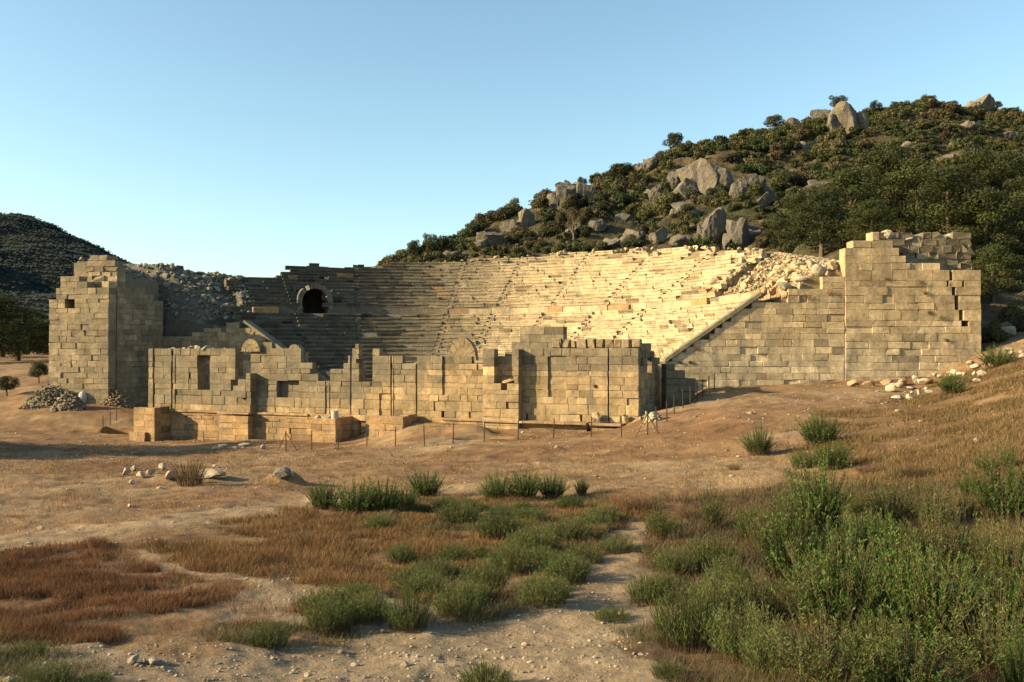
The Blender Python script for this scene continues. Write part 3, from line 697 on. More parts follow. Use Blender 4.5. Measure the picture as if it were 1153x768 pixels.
front = ashlar(PS, 0, sx(719), ZC, topS, th=.45, ch=.54, bl=.98, holes=allh, recess=REC, tone='stage', ragged=.03)
rebase(front.build('front_wall', M_STONE, st), st)
inner = ashlar(PS, .1, sx(719) - .5, ZC - .3, lambda a: topS(a) - .35, th=.5, d=-.5, ch=.6, bl=1.5, holes=OPEN, tone='stage', ragged=.12)
rebase(inner.build('inner_wall', M_STONE, st), st)
# projecting bays
b1 = MB(); pr = lambda pts, d: PS.prof(pts, d)
ashlar(PS, sx(263), sx(289), ZC, pr([(258,452),(262,446),(266,432),(272,422),(282,420),(283,420),(284,393),(291,393)], .75), th=.8, d=.75, ch=.55, bl=1.0, tone='stage', ragged=.05, breaks=[sx(283.5)], mb=b1)
rebase(b1.build('buttress', M_STONE, st), st)
b2 = MB(); A = PS.inv(556.5, 398, .7); B = PS.inv(579, 432, .7); A2 = PS.inv(564, 432, .7); B2 = PS.inv(571, 439.5, .7)
ashlar(PS, sx(548), sx(588), -6.8, pr([(540,397),(586,396),(600,396)], .7), th=.72, d=.7, ch=.55, bl=1.1, tone='stage', ragged=.02, holes=[(A[0], B[0], B[1], A[1] + .6), (A2[0], B2[0], B2[1], A2[1])], mb=b2)
rebase(b2.build('buttress', M_STONE, st), st)
mb = MB(); q = PS.inv(563, 431, .7); 
add_stone(mb, np.array(PS.pt(q[0] + .5, .35, q[1] + .1)), (.75, .3, .24), OCH, rot=-.37); rebase(mb.build('loose_block', M_STONE, st), st)
# podium with cornice
pod = MB(); LOWP = lambda a: ZC - .16
door = (sx(404.5) , sx(414), -7.5, -5.3)
ashlar(PS, sx(195), sx(662), -8.6, LOWP, th=.6, d=.28, ch=.5, bl=1.3, tone='podium', ragged=0, holes=[door, (sx(264), sx(267), -5.6, -5.1)], mb=pod)
ashlar(PS, sx(257), sx(289), -8.6, LOWP, th=.8, d=1.02, ch=.5, bl=1.3, tone='podium', ragged=0.02, mb=pod)
rebase(pod.build('podium', M_STONE, st), st)
co = MB(); CT = np.array([.44, .29, .16])
for (xa, xb, za, zb_, d0, d1) in ((195, 256, ZC - .155, ZC + .01, -.3, .42), (255, 290.5, ZC - .155, ZC + .012, .3, 1.14), (291.5, 350, ZC - .155, ZC + .01, -.3, .42), (500, 547, ZC - .155, ZC + .01, -.3, .42), (548, 664, ZC - .155, ZC + .01, -.3, .86), (196, 350, -7.55, -7.3, .2, .4)):
    co = MB(); slab(co, PS, sx(xa), sx(xb), za, zb_, d0, d1, CT); rebase(co.build('cornice', M_STONE, st), st)
# projecting blocks of the podium
def wing(xa, xb, d, pts, name, inner_wall=True, tone='podium', zb=-8.6):
    mb = MB(); tp = PS.prof(pts, d); A = PS.inv(xa, 480, d)[0]; B = PS.inv(xb, 480, d)[0]
    ashlar(PS, A, B, zb, tp, th=.7, d=d, ch=.5, bl=1.25, tone=tone, ragged=.02, mb=mb)
    o = np.array(PS.pt(B, d - .7, 0)[:2]); pl = Plane(o, -PS.n, PS.w); tB = min(tp(B), tp(B - .3))
    ashlar(pl, .01, d - .7 - .3 if d > 1.2 else .3, zb, lambda a: tB, th=.6, ch=.5, bl=1.1, tone=tone, ragged=0, mb=mb)
    o = np.array(PS.pt(A, d - .7, 0)[:2]); pl2 = Plane(o, -PS.n, -PS.w)
    ashlar(pl2, .01, d - 1.0, zb, lambda a: tp(A + .3), th=.6, ch=.5, bl=1.1, tone=tone, ragged=0.1, mb=mb)
    o1 = rebase(mb.build(name, M_STONE, st), st)
    fl = fill(PS, A + .3, B - .3, d - .5, .3, lambda a: tp(a) - .15, zb, 'rubble_core', st, np.array([.36, .24, .13]), res=.5)
    return A, B
wing(150, 174, 2.09, [(140,477),(150,477),(152,464),(155,463),(178,462)], 'podium_block')
wing(351, 378, 2.58, [(345,474),(372,472),(380,472)], 'porch_wall')
wing(415.5, 454, 2.46, [(410,474),(440,473),(446,473),(447,471),(456,471)], 'porch_wall')
mb = MB(); A = PS.inv(145, 490, 2.4)[0]
ashlar(PS, A, A + 1.6, -8.6, lambda a: -6.4, th=1.2, d=2.35, ch=.5, bl=.9, tone='podium', mb=mb); rebase(mb.build('low_step', M_STONE, st), st)
mb = MB(); ashlar(PS, PS.inv(666, 480, .9)[0], PS.inv(697, 480, .9)[0], -6.6, lambda a: ZC - .15, th=.9, d=.9, ch=.45, bl=1.6, tone='podium', ragged=0, mb=mb)
slab(mb, PS, PS.inv(664, 480, .9)[0], PS.inv(701, 480, .9)[0], ZC - .14, ZC + .02, -.1, 1.05, CT); rebase(mb.build('statue_base', M_STONE, st), st)
# arched tops
def arch(xc, half, y0, y1, d, name, full=True, th=.5):
    c = PS.inv(xc, y0, d); rad = abs(PS.inv(xc + half, y0, d)[0] - c[0]); ht = PS.inv(xc, y1, d)[1] - c[1]; mb = MB(); n = 7; F6 = [np.array([[0,1,2,3],[7,6,5,4],[0,4,5,1],[1,5,6,2],[2,6,7,3],[3,7,4,0]])]
    for k in range(n):
        t0, t1 = math.pi * k / n + .015, math.pi * (k + 1) / n - .015; o = rng.normal() * .015
        v = [PS.pt(c[0] + rad * f * math.cos(t), dd + o, c[1] + ht * f * math.sin(t)) for dd in (d - th, d) for f, t in ((.6, t0), (1, t0), (1, t1), (.6, t1))]
        mb.add(v, F6, (GREY + OCH) * .47 * random.uniform(.85, 1.15))
    m = 12; v = [PS.pt(c[0] + rad * .59 * math.cos(math.pi * k / m), dd, c[1] + ht * .59 * math.sin(math.pi * k / m)) for dd in (d - th, d - .03) for k in range(m + 1)]
    mb.add(v, [np.array([list(range(m + 1))]), np.array([list(range(2 * m + 1, m, -1))]), np.array([[k, k + 1, k + m + 2, k + m + 1] for k in range(m)])], (GREY + OCH) * .45)
    rebase(mb.build(name, M_STONE, st), st)
arch(520, 16, 406, 380, -.1, 'arch'); arch(282, 10.5, 396, 381.5, .3, 'arch'); arch(331, 7, 396, 387.5, -.05, 'arch')
# rear wall fragment, side walls
PB = Plane(SL - SN * 6.3, SW, SN)
topB = PB.prof([(570,398),(577,394),(582,386),(585,384),(586,371),(634,371),(636,380),(640,388),(664,392),(705,392)])
rebase(ashlar(PB, px_s(PB, 576), px_s(PB, 690), -7, topB, th=.9, ch=.55, bl=1.3, tone='g', ragged=.02).build('rear_wall', M_STONE, st), st)
topB2 = PB.prof([(240,410),(300,405),(330,432),(400,440),(500,430),(520,412)])
cr = np.array(PS.pt(sx(719), 0, 0)[:2]); PE = Plane(cr - SN * .47 - SW * .02, -SN, SW)
def esx(px): return PE.inv(px, 420)[0]
A = PE.inv(729, 403); B = PE.inv(734.5, 431); A2 = PE.inv(722, 403); B2 = PE.inv(724.5, 412)
topE = PE.prof([(715,396),(722,396),(723,384),(725,384),(726,390),(735,390),(736,396),(739,396),(740,403),(746,405)])
rebase(ashlar(PE, .01, esx(743), -6.5, topE, th=.8, ch=.55, bl=1.0, tone='stage', ragged=.02, holes=[(A[0], B[0], B[1], A[1]), (A2[0], B2[0], B2[1], A2[1])]).build('side_wall', M_STONE, st), st)
PE2 = Plane(np.array(PE.pt(esx(737), 0, 0)[:2]) + (.85, .0), (.97, .24), (.24, -.97))
rebase(ashlar(PE2, 0, 2.3, -5.8, lambda a: -.9 if a < .7 else (-1.45 if a < 1.5 else -1.9), th=.9, ch=.55, bl=1.0, tone='g', ragged=.05).build('side_wall', M_STONE, st), st)
cl = np.array(PS.pt(.02, 0, 0)[:2]); PEl = Plane(cl - SN * .47, -SN, -SW)
rebase(ashlar(PEl, .01, 6.0, -7.5, lambda a: -.4 - .3 * a, th=.8, ch=.55, bl=1.1, tone='stage', ragged=.05).build('side_wall', M_STONE, st), st)
# battered parapet blocks
mb = MB(); a = PS.inv(622, 388, -.5)[0]; e = PS.inv(712, 388, -.5)[0]; zb_ = PS.inv(660, 391, -.5)[1] + .02
while a < e:
    w = random.uniform(.45, .8); block(mb, PS, a, a + w, zb_ - .1, zb_ + random.uniform(.42, .6), -.45 + rng.normal() * .05, .5, (GREY + OCH) * .5 * random.uniform(.8, 1.25), ch=.09, j=.06); a += w + random.uniform(0, .06)
rebase(mb.build('parapet_blocks', M_STONE, st), st)
mb = MB(); p = PS.inv(601, 396); 
# narrow pillars standing on the broken wall
ashlar(PS, sx(399.5), sx(404), PS.inv(400, 404)[1], lambda a: PS.inv(401, 387)[1], th=.5, d=-.02, ch=.4, bl=.5, tone='g', ragged=0, mb=mb)
rebase(mb.build('pillar', M_STONE, st), st)

print('structure done')

# ------------------------------------------------------------------ loose stones
def single(name, mb, m, label, cat, group=None, base=None):
    v = np.concatenate(mb.v); c = v.mean(0); c[2] = v[:, 2].min() if base is None else base
    mb.v = [v - c]; o = mb.build(name, m); o.location = c; return tag(o, label, cat, group)
def copy_thing(o, loc, rz=0, s=1.0, label=None, group=None):
    c = o.copy(); col.objects.link(c); c.location = loc; c.rotation_euler = (0, 0, rz); c.scale = (s, s, s) if np.isscalar(s) else s
    if label: c['label'] = label
    if group: c['group'] = group
    for ch in o.children:
        d = ch.copy(); col.objects.link(d); d.parent = c
    return c
def protos(name, mk, n, m):
    L = []
    for k in range(n):
        mb = MB(); mk(mb, k); L.append(mb)
    return L
def stone_protos(n, tone, m, cuts=7, sub=2):
    L = []
    for k in range(n):
        mb = MB(); v, f = stone_verts(sub, cuts, .05); mb.add(v * np.array([1, rng.uniform(.6, .9), rng.uniform(.5, .8)]), f, tone * rng.uniform(.85, 1.15)); L.append((mb, m))
    return L
def scatter_stones(pro, spots, name, label, cat, group):
    made = {}
    for (p, s, rz) in spots:
        k = random.randrange(len(pro)); lab = label(p, s) if callable(label) else label
        if k not in made: o = pro[k][0].build(name, pro[k][1]); made[k] = o
        else: o = made[k].copy(); col.objects.link(o)
        o.location = p; o.rotation_euler = (random.uniform(-.4, .4), random.uniform(-.4, .4), rz); o.scale = (s, s, s); tag(o, lab, cat, group)
def band(v, edges, words):
    return words[int(np.searchsorted(edges, v))]
def stone_label(colour, where, p, s, xe, xw, ze, zw, se=(.34, .44, .54, .66)):
    return f"{band(s, se, ('small', 'smallish', 'middle-sized', 'large', 'very large'))} {colour} stone {band(p[2], ze, zw)}, {band(CX + F * p[0] / p[1], xe, xw)}"
def cav_surf(x, y):
    r = math.hypot(x - C0[0], y - C0[1]); a = math.atan2(y - C0[1], x - C0[0]); z = float(seat_z(r))
    if a < 0 and x < C0[0]: a += 2 * math.pi
    if r > 30.4 and (a > A_RUBL or a < A_RUBR): z = z - .9 if a < A_RUBR else z - 2.0 * (1 - (r - 29.8) / 12)
    if r > 29.8 and (a > A_RUBL or a < A_RUBR): z += float(fbm(x * 1.2, y * 1.2, 3)) * .8
    return min(z, float(ztop(a)) - .25, float(WLIM(x, y) + fbm(x, y, 3) * .5))
left_spots = []; tries = 0
while len(left_spots) < 170 and tries < 20000:
    tries += 1
    a = random.uniform(A_RUBL - .03, 2.75); r = random.uniform(29.6, 42.0); x, y = C0[0] + r * math.cos(a), C0[1] + r * math.sin(a)
    if a > amax(r) - .01: continue
    s = random.uniform(.3, .68)
    if any((x - q[0][0]) ** 2 + (y - q[0][1]) ** 2 < (.56 * (s + q[1])) ** 2 for q in left_spots): continue
    left_spots.append(((x, y, cav_surf(x, y) + s * .2), s, random.uniform(0, 6.28)))
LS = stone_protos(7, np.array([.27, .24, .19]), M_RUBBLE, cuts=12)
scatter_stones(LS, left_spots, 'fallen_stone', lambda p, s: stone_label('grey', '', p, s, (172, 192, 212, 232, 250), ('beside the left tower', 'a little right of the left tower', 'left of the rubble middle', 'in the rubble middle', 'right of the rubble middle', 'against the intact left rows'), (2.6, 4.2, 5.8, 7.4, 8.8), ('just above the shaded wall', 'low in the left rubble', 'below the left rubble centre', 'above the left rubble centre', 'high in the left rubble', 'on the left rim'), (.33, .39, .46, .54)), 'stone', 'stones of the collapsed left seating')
right_spots = []; tries = 0
while len(right_spots) < 104 and tries < 20000:
    tries += 1
    x = random.uniform(14.5, 25); y = RW_Y + random.uniform(.4, 19); r = math.hypot(x - C0[0], y - C0[1]); a = math.atan2(y - C0[1], x - C0[0])
    if not 31 < r < 41.5 or a > A_RUBR + .05: continue
    s = random.uniform(.26, .72) if random.random() < .7 else random.uniform(.7, 1.0)
    if any((x - q[0][0]) ** 2 + (y - q[0][1]) ** 2 < (.52 * (s + q[1])) ** 2 for q in right_spots): continue
    right_spots.append(((x, y, cav_surf(x, y) + s * .25), s, random.uniform(0, 6.28)))
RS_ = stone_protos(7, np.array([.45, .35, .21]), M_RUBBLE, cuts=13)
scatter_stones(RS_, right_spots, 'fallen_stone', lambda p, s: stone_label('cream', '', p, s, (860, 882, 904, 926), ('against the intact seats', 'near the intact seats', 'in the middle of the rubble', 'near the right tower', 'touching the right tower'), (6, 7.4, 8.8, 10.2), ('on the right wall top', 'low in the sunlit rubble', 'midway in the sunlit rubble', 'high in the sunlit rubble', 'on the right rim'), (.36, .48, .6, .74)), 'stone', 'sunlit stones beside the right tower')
def pixel_stones(lst, tone, name, cat, group, m=M_RUBBLE, cuts=8, y0=5.0):
    for (px, py, w, h, lab) in lst:
        p = hit(px, py, y0); s = w * p[1] / F / 2; mb = MB()
        add_stone(mb, p + np.array([0, 0, h * p[1] / F * .38]), (s, s * .8, h * p[1] / F * .55), np.array(tone) * random.uniform(.85, 1.15), n=2, cuts=cuts)
        single(name, mb, m, lab, cat, group)
pixel_stones([(142,535,12,9,'pale stone at the left end of the stone row in the open earth'),(151,531,10,8,'small pale stone leaning on the second stone of the row'),(158,538,16,8,'tan flat stone in the row left of the brown bush'),
  (171,534,13,8,'rounded tan stone in the row left of the brown bush'),(183,531,13,11,'cream upright stone just left of the brown bush'),(191,541,20,12,'large pale squared block in front of the brown bush'),
  (239,539,36,12,'long tan slab just right of the brown bush'),(226,543,16,8,'low brown stone touching the right of the brown bush'),(148,545,8,5,'small white stone in front of the stone row'),
  (46,597,8,5,'small grey stone alone on the path at the left'),(146,571,7,4,'tiny brown stone on the bare slope at the left'),(34,614,9,4,'small grey stone beside the path at the left edge')],
  (.42,.34,.24),'stone','stone','scattered stones on the open earth')
pixel_stones([(318,543,26,15,'dark grey stump-like boulder standing alone on the earth')], (.17,.15,.12), 'boulder', 'boulder', None, cuts=6)
pixel_stones([(150,750,18,12,'brown angular stone at the left of a pair near the front'),(163,748,10,8,'small dark stone between two stones near the front'),(173,750,14,9,'pale angular stone at the right of a pair near the front'),
  (430,714,8,6,'small white pebble beside the green clump near the front'),(62,741,9,6,'grey stone beside the green clump at the left front')],(.34,.28,.21),'stone','stone','small stones near the front')
pixel_stones([(250,503,14,4,'flat white stone on the ground before the left podium'),(265,505,12,4,'low white stone right of the flat one before the podium'),(276,503,18,5,'long white slab fragment before the buttress'),(297,506,7,6,'small upright white stone before the podium'),(163,492,10,5,'low pale stone at the foot of the projecting podium block'),(200,492,34,6,'long low stone at the foot of the shaded podium'),(243,506,10,3,'thin flat stone before the left podium')],(.45,.38,.28),'stone','stone','white stones before the podium')
rl = []
for k in range(34):
    a = random.uniform(0, 1); px = 722 + a * 42 + random.uniform(-4, 4); py = 470 - a * 34 + random.uniform(-12, 5)
    rl.append((px, py, random.uniform(5, 11), random.uniform(4, 8), f"{band(a, (.2, .4, .6, .8), ('first', 'near', 'middle', 'farther', 'farthest'))} pale {'flat' if k % 2 else 'chunky'} rubble block at the foot of the stage side wall"))
pixel_stones(rl, (.36,.31,.23), 'rubble_block', 'rubble block', 'rubble blocks beside the stage side wall')
rl = []
for k in range(46):
    a = random.random(); px = 1000 + 150 * a + random.uniform(-5, 5); py = 437 - 42 * a + random.uniform(-4, 22); rl.append((px, py, random.uniform(6, 16), random.uniform(4, 9), f"{'flat' if k % 2 else 'chunky'} cream stone on the slope, {band(px, (1020, 1040, 1060, 1080, 1100, 1125), ('right of the orange boulders', 'under the tower crack', 'under the right half of the tower', 'under the right edge of the tower', 'at the outer corner of the tower', 'just right of the tower', 'near the fallen column'))}"))
pixel_stones(rl, (.46,.39,.28), 'stone', 'stone', 'cream stones below the right tower')
pixel_stones([(1100,500,12,9,'pale rounded stone in the dry grass at the right'),(1010,465,8,4,'small stone in the dry grass below the tower')], (.44,.36,.27), 'stone', 'stone', 'stones in the dry grass at the right')
for (px, py, w, h, lab) in [(961,435,17,9,'first orange boulder at the foot of the right tower, from its left corner'),(978,435,16,8,'second orange boulder at the foot of the right tower'),(998,434,18,9,'third orange boulder at the foot of the right tower'),(1015,434,15,8,'fourth orange boulder at the foot of the right tower'),(1043,433,20,9,'cream broken boulder at the foot of the tower, right of the orange ones')]:
    pixel_stones([(px, py, w, h, lab)], (.45,.28,.15) if px < 1030 else (.48,.4,.28), 'boulder', 'boulder', 'boulders at the foot of the right tower', cuts=6)
# piles
def pile(px, py, w, h, n, tone, label):
    p = hit(px, py, 40); W = w * p[1] / F / 2; Hh = h * p[1] / F; mb = MB()
    g = float(H(p[0], p[1]))
    for k in range(n):
        a = random.uniform(0, 6.28); q = math.sqrt(random.random()); x = p[0] + W * q * math.cos(a); y = p[1] + W * .6 * q * math.sin(a)
        z = float(H(x, y)) + Hh * (1 - q ** 1.6) * random.uniform(.6, 1)
        s = random.uniform(.13, .3); add_stone(mb, (x, y, z - .02), (s, s * .8, s * .55), np.array(tone) * random.uniform(.7, 1.3), 1)
    v, f = ICO[3]; v = v * np.array([W * .8, W * .48, Hh * .42]) + np.array([p[0], p[1], g]); mb.add(v, f, np.array(tone) * .7)
    return single('stone_heap', mb, M_RUBBLE, label, 'stone heap', None)
pile(55, 456, 62, 24, 620, (.25,.21,.145), 'long heap of small stones piled left of the left tower')
pile(78, 460, 40, 20, 380, (.27,.23,.16), 'rounded heap of small stones at the foot of the left tower')
pile(133, 455, 38, 15, 380, (.25,.185,.115), 'neat brown stone heap at the inner corner of the left tower')
pile(735, 474, 22, 10, 90, (.44,.37,.25), 'low pale gravel heap against the right corner of the stage building')
mb = MB(); p = hit(93, 455, 40); add_stone(mb, p + np.array([0, 0, .55]), (.42, .4, .75), np.array([.55,.54,.5]), 2, 4, rot=.1); single('marble_block', mb, M_RUBBLE, 'whitish upright block standing between the two stone heaps', 'stone block')
# column drums, statue bases
def drum(px, py, w, h, label, tone=(.45,.37,.27), lie=None, Y=None, z=None, name='column_drum', cat='column drum'):
    p = hit(px, py, 40) if Y is None else at(px, py, Y)
    if z is not None: p[2] = z
    r = w * p[1] / F / 2; hh = h * p[1] / F; n = 20; mb = MB(); V = []
    prof = [(.0, 0), (.92, 0), (1, .06), (1, .94), (.9, 1), (0, 1)] 
    for (k, t) in prof:
        for i in range(n): a = 6.2832 * i / n; V.append((k * r * math.cos(a) * (1 + rng.normal() * .02), k * r * math.sin(a), t * hh))
    V = np.array(V); i = np.arange(n); F_ = [np.stack([j * n + i, j * n + (i + 1) % n, (j + 1) * n + (i + 1) % n, (j + 1) * n + i], -1) for j in range(5)]
    if lie is not None:
        V = V[:, [2, 0, 1]]; c, s = math.cos(lie), math.sin(lie); V = np.stack([V[:, 0] * c - V[:, 1] * s, V[:, 0] * s + V[:, 1] * c, V[:, 2] + r * .8], -1)
    mb.add(V + p, F_, np.array(tone)); return single(name, mb, M_RUBBLE, label, cat)
d_ = PS.pt(PS.inv(377, 470, 2.2)[0], 2.2, PS.inv(377, 470, 2.2)[1])
drum(0, 0, 8.5, 13, 'white column drum standing on the left porch wall of the podium', (.5,.44,.34), Y=None, z=None) if False else None
def put_drum(pos, r, h, label, tone, lie=None):
    Y = pos[1]; n0 = drum(CX + F * pos[0] / Y, 400, 2 * r * F / Y, h * F / Y, label, tone, lie, Y=Y, z=pos[2]); return n0
put_drum((d_[0], d_[1], d_[2] - .3), .26, .8, 'white column drum standing on the left porch wall of the podium', (.52,.46,.36))
for (px, dx, w, lab) in ((358, 0, .3, 'cream squared stone on the outer end of the left porch wall'), (366, 0, .34, 'cream broken stone between the porch corner and the column drum'), (369, .1, .25, 'reddish small stone stacked behind the column drum')):
    q = PS.inv(px, 470, 2.2); mb = MB(); add_stone(mb, np.array(PS.pt(q[0], 2.15 - dx * 3, q[1] - .12)), (w, .28, .3), np.array([.47,.38,.26]), 2, 5, rot=-.37); single('stone', mb, M_RUBBLE, lab, 'stone', 'stones on the porch wall')
for (px, lab) in ((672, 'rounded sculpted base fragment on the left of the orange statue base'), (704, 'worn round column base on the right of the orange statue base')):
    q = PS.inv(px, 478, .5); mb = MB(); add_stone(mb, np.array(PS.pt(q[0], .5, ZC + .33)), (.42, .36, .42), np.array([.46,.34,.2]), 3, 6); single('carved_stone', mb, M_RUBBLE, lab, 'carved stone')
drum(1116, 378, 11, 24, 'fallen cream column lying on the slope right of the tower', (.4,.33,.23), lie=-.7)
for k in range(13):
    px = 190 + k * 5.2 + random.uniform(-1, 1); q = PS.inv(px, 393, -.2); s = random.uniform(.13, .28) * (1.4 if 4 < k < 9 else 1)
    mb = MB(); add_stone(mb, np.array(PS.pt(q[0], -.25, q[1] + .0 + s * .4 - .15)), (s, s, s * .8), np.array([.44,.38,.27]) * random.uniform(.8, 1.2), 2, 6)
    single('stone', mb, M_RUBBLE, 'small pale stone on top of the stage wall above the tall slit window', 'stone', 'stones on the stage wall top')
for (px, py, w, h, lab) in [(986,264,20,13,'squared grey stone resting on the stepped top of the right tower'),(1003,260,22,17,'tilted pale boulder topmost on the right tower'),(1024,264,22,10,'flat pale stone on the broken top of the right tower'),(1040,265,18,10,'rounded pale stone on the broken top of the right tower'),(1060,266,20,13,'cream oblong stone on the broken top of the right tower'),(1075,264,18,8,'thin slab on the outer top of the right tower')]:
    q = PTu.inv(px, py + h * .3); s = w * .066 / 2; mb = MB(); add_stone(mb, np.array(PTu.pt(q[0], -.5, q[1])), (s, s * .8, h * .066 * .6), np.array([.42,.36,.26]), 2, 7); single('stone', mb, M_RUBBLE, lab, 'stone', 'stones on top of the right tower')
for (px, py, w, h, lab, rz_) in [(885,321,26,9,'long pale slab tilted against the step of the right retaining wall',.5),(862,328,12,11,'orange squared stone on the broken end of the sloping coping',0),(873,327,10,10,'cream stone next to the orange one on the retaining wall',.2),(925,303,18,13,'large grey squared block on the rubble next to the right tower',.1),(905,312,16,8,'leaning slab on top of the right retaining wall',-.4)]:
    q = PR.inv(px, py); s = w * .066 / 2; mb = MB(); add_stone(mb, np.array(PR.pt(q[0], -.6, q[1])), (s, s * .6, h * .066 * .6), np.array([.5,.3,.15] if 'orange' in lab else [.44,.38,.27]), 2, 4, rot=rz_); single('stone', mb, M_RUBBLE, lab, 'stone', 'blocks on the right retaining wall')
def small_rubble():
    mb = MB(); k = 0
    while k < 3400:
        if random.random() < .55: a = random.uniform(A_RUBL - .05, 2.9); r = random.uniform(31, 42)
        else: a = random.uniform(-.05, A_RUBR + .08); r = random.uniform(33, 42)
        x, y = C0[0] + r * math.cos(a), C0[1] + r * math.sin(a)
        if (a > 1 and a > amax(r) - .01) or (a < 1 and y < RW_Y + .5): continue
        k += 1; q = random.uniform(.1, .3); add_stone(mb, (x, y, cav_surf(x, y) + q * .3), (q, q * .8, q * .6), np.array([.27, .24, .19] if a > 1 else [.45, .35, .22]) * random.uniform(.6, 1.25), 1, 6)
    for k in range(260):
        a = random.uniform(.5, a1l - a0l - .3); dd = -random.uniform(3.2, 9.0); p = PL.pt(a0l + a, dd, 0); q = random.uniform(.12, .3)
        add_stone(mb, (p[0], p[1], 9.1 - .42 * max(0, a - 2.2) + q * .2 + float(fbm(p[0] * 1.7, p[1] * 1.7, 3)) * .5), (q, q * .8, q * .6), np.array([.26, .23, .18]) * random.uniform(.6, 1.25), 1, 6)
    tag(mb.build('rubble', M_RUBBLE), 'small broken stone filling the collapsed ends of the seating', 'rubble', kind='stuff')
small_rubble()
for k in range(24):      # ruined top of the left tower
    a = random.uniform(.6, a1l - a0l - .2); dd = -random.uniform(2.4, 8.6); p = np.array(PL.pt(a0l + a, dd, 0)); q = random.uniform(.3, .62)
    mb = MB(); add_stone(mb, (p[0], p[1], 9.1 - .42 * max(0, a - 2.2) + q * .2 + float(fbm(p[0] * 1.7, p[1] * 1.7, 3)) * .5), (q, q * .8, q * .6), np.array([.27, .235, .18]) * random.uniform(.8, 1.2), 2, 8)
    single('fallen_stone', mb, M_RUBBLE, f"{band(q, (.4, .5), ('small', 'middle-sized', 'large'))} grey stone on the left tower top, {band(CX + F * p[0] / p[1], (108, 122, 136), ('left part', 'left of its middle', 'right of its middle', 'right part'))}, {'front' if dd > -5 else 'back'}", 'stone', 'stones on the left tower top')
# rim stones along the top of the seating
sp = []
for k in range(75):
    a = random.uniform(ANG(850, 40), ANG(440, 40)); r = random.uniform(39.6, 42.2); x, y = C0[0] + r * math.cos(a), C0[1] + r * math.sin(a); s = random.uniform(.18, .42) * (1.5 if random.random() < .15 else 1)
    sp.append(((x, y, float(ztop(a)) + s * .25 - .05), s, random.uniform(0, 6.28)))
scatter_stones(RS_, sp, 'rim_stone', lambda p, s: stone_label('pale', '', p, s, tuple(range(470, 850, 30)), tuple(w + ' of the rim' for w in ('at the shaded far left', 'at the shaded left', 'near the small dark trees', 'left third', 'under the left hill foot', 'left of the middle', 'just left of the middle', 'middle', 'just right of the middle', 'right of the middle', 'under the streaked boulders', 'below the bright pine', 'right third', 'far right')), (99,), ('loose on top', ''), (.22, .28, .34, .42)), 'stone', 'loose stones along the top rim')

# ------------------------------------------------------------------ hillside boulders
def boulder(px, py, w, h, label, tone=(.34,.3,.24), y0=100):
    p = hit(px, py, y0); s = F / p[1]; W = w / s / 2; Hh = h / s; mb = MB()
    for k in range(1 if w < 26 else (2 if w < 44 else 3)):
        v, f = stone_verts(4, 5, 0); n = v / np.linalg.norm(v, axis=1)[:, None]; k0 = rng.uniform(0, 50)
        gr = fbm(np.arctan2(v[:, 1], v[:, 0]) * 3.2 + k0, v[:, 2] * .8 + k0, 4); v[:, 2] = np.minimum(v[:, 2], .64 + .14 * np.sin(v[:, 0] * 4 + k0)); v = v * (1 + .14 * gr[:, None] + .15 * fbm(v[:, 0] * 3 + k0, v[:, 2] * 3 + v[:, 1] * 2, 4)[:, None])
        f_ = 1 if k == 0 else rng.uniform(.5, .75); o = np.array([0, 0, 0]) if k == 0 else np.array([(-1) ** k * W * .55, -W * .1, -Hh * .15])
        mb.add(v * np.array([W * f_ * (1.1 if w < 26 else .9), W * .8 * f_, Hh * .85 * f_]) + p + np.array([0, W * .3, Hh * .38]) + o, f, np.array(tone) * rng.uniform(.9, 1.1))
    return single('boulder', mb, M_ROCK, label, 'boulder', 'limestone boulders on the hillside')
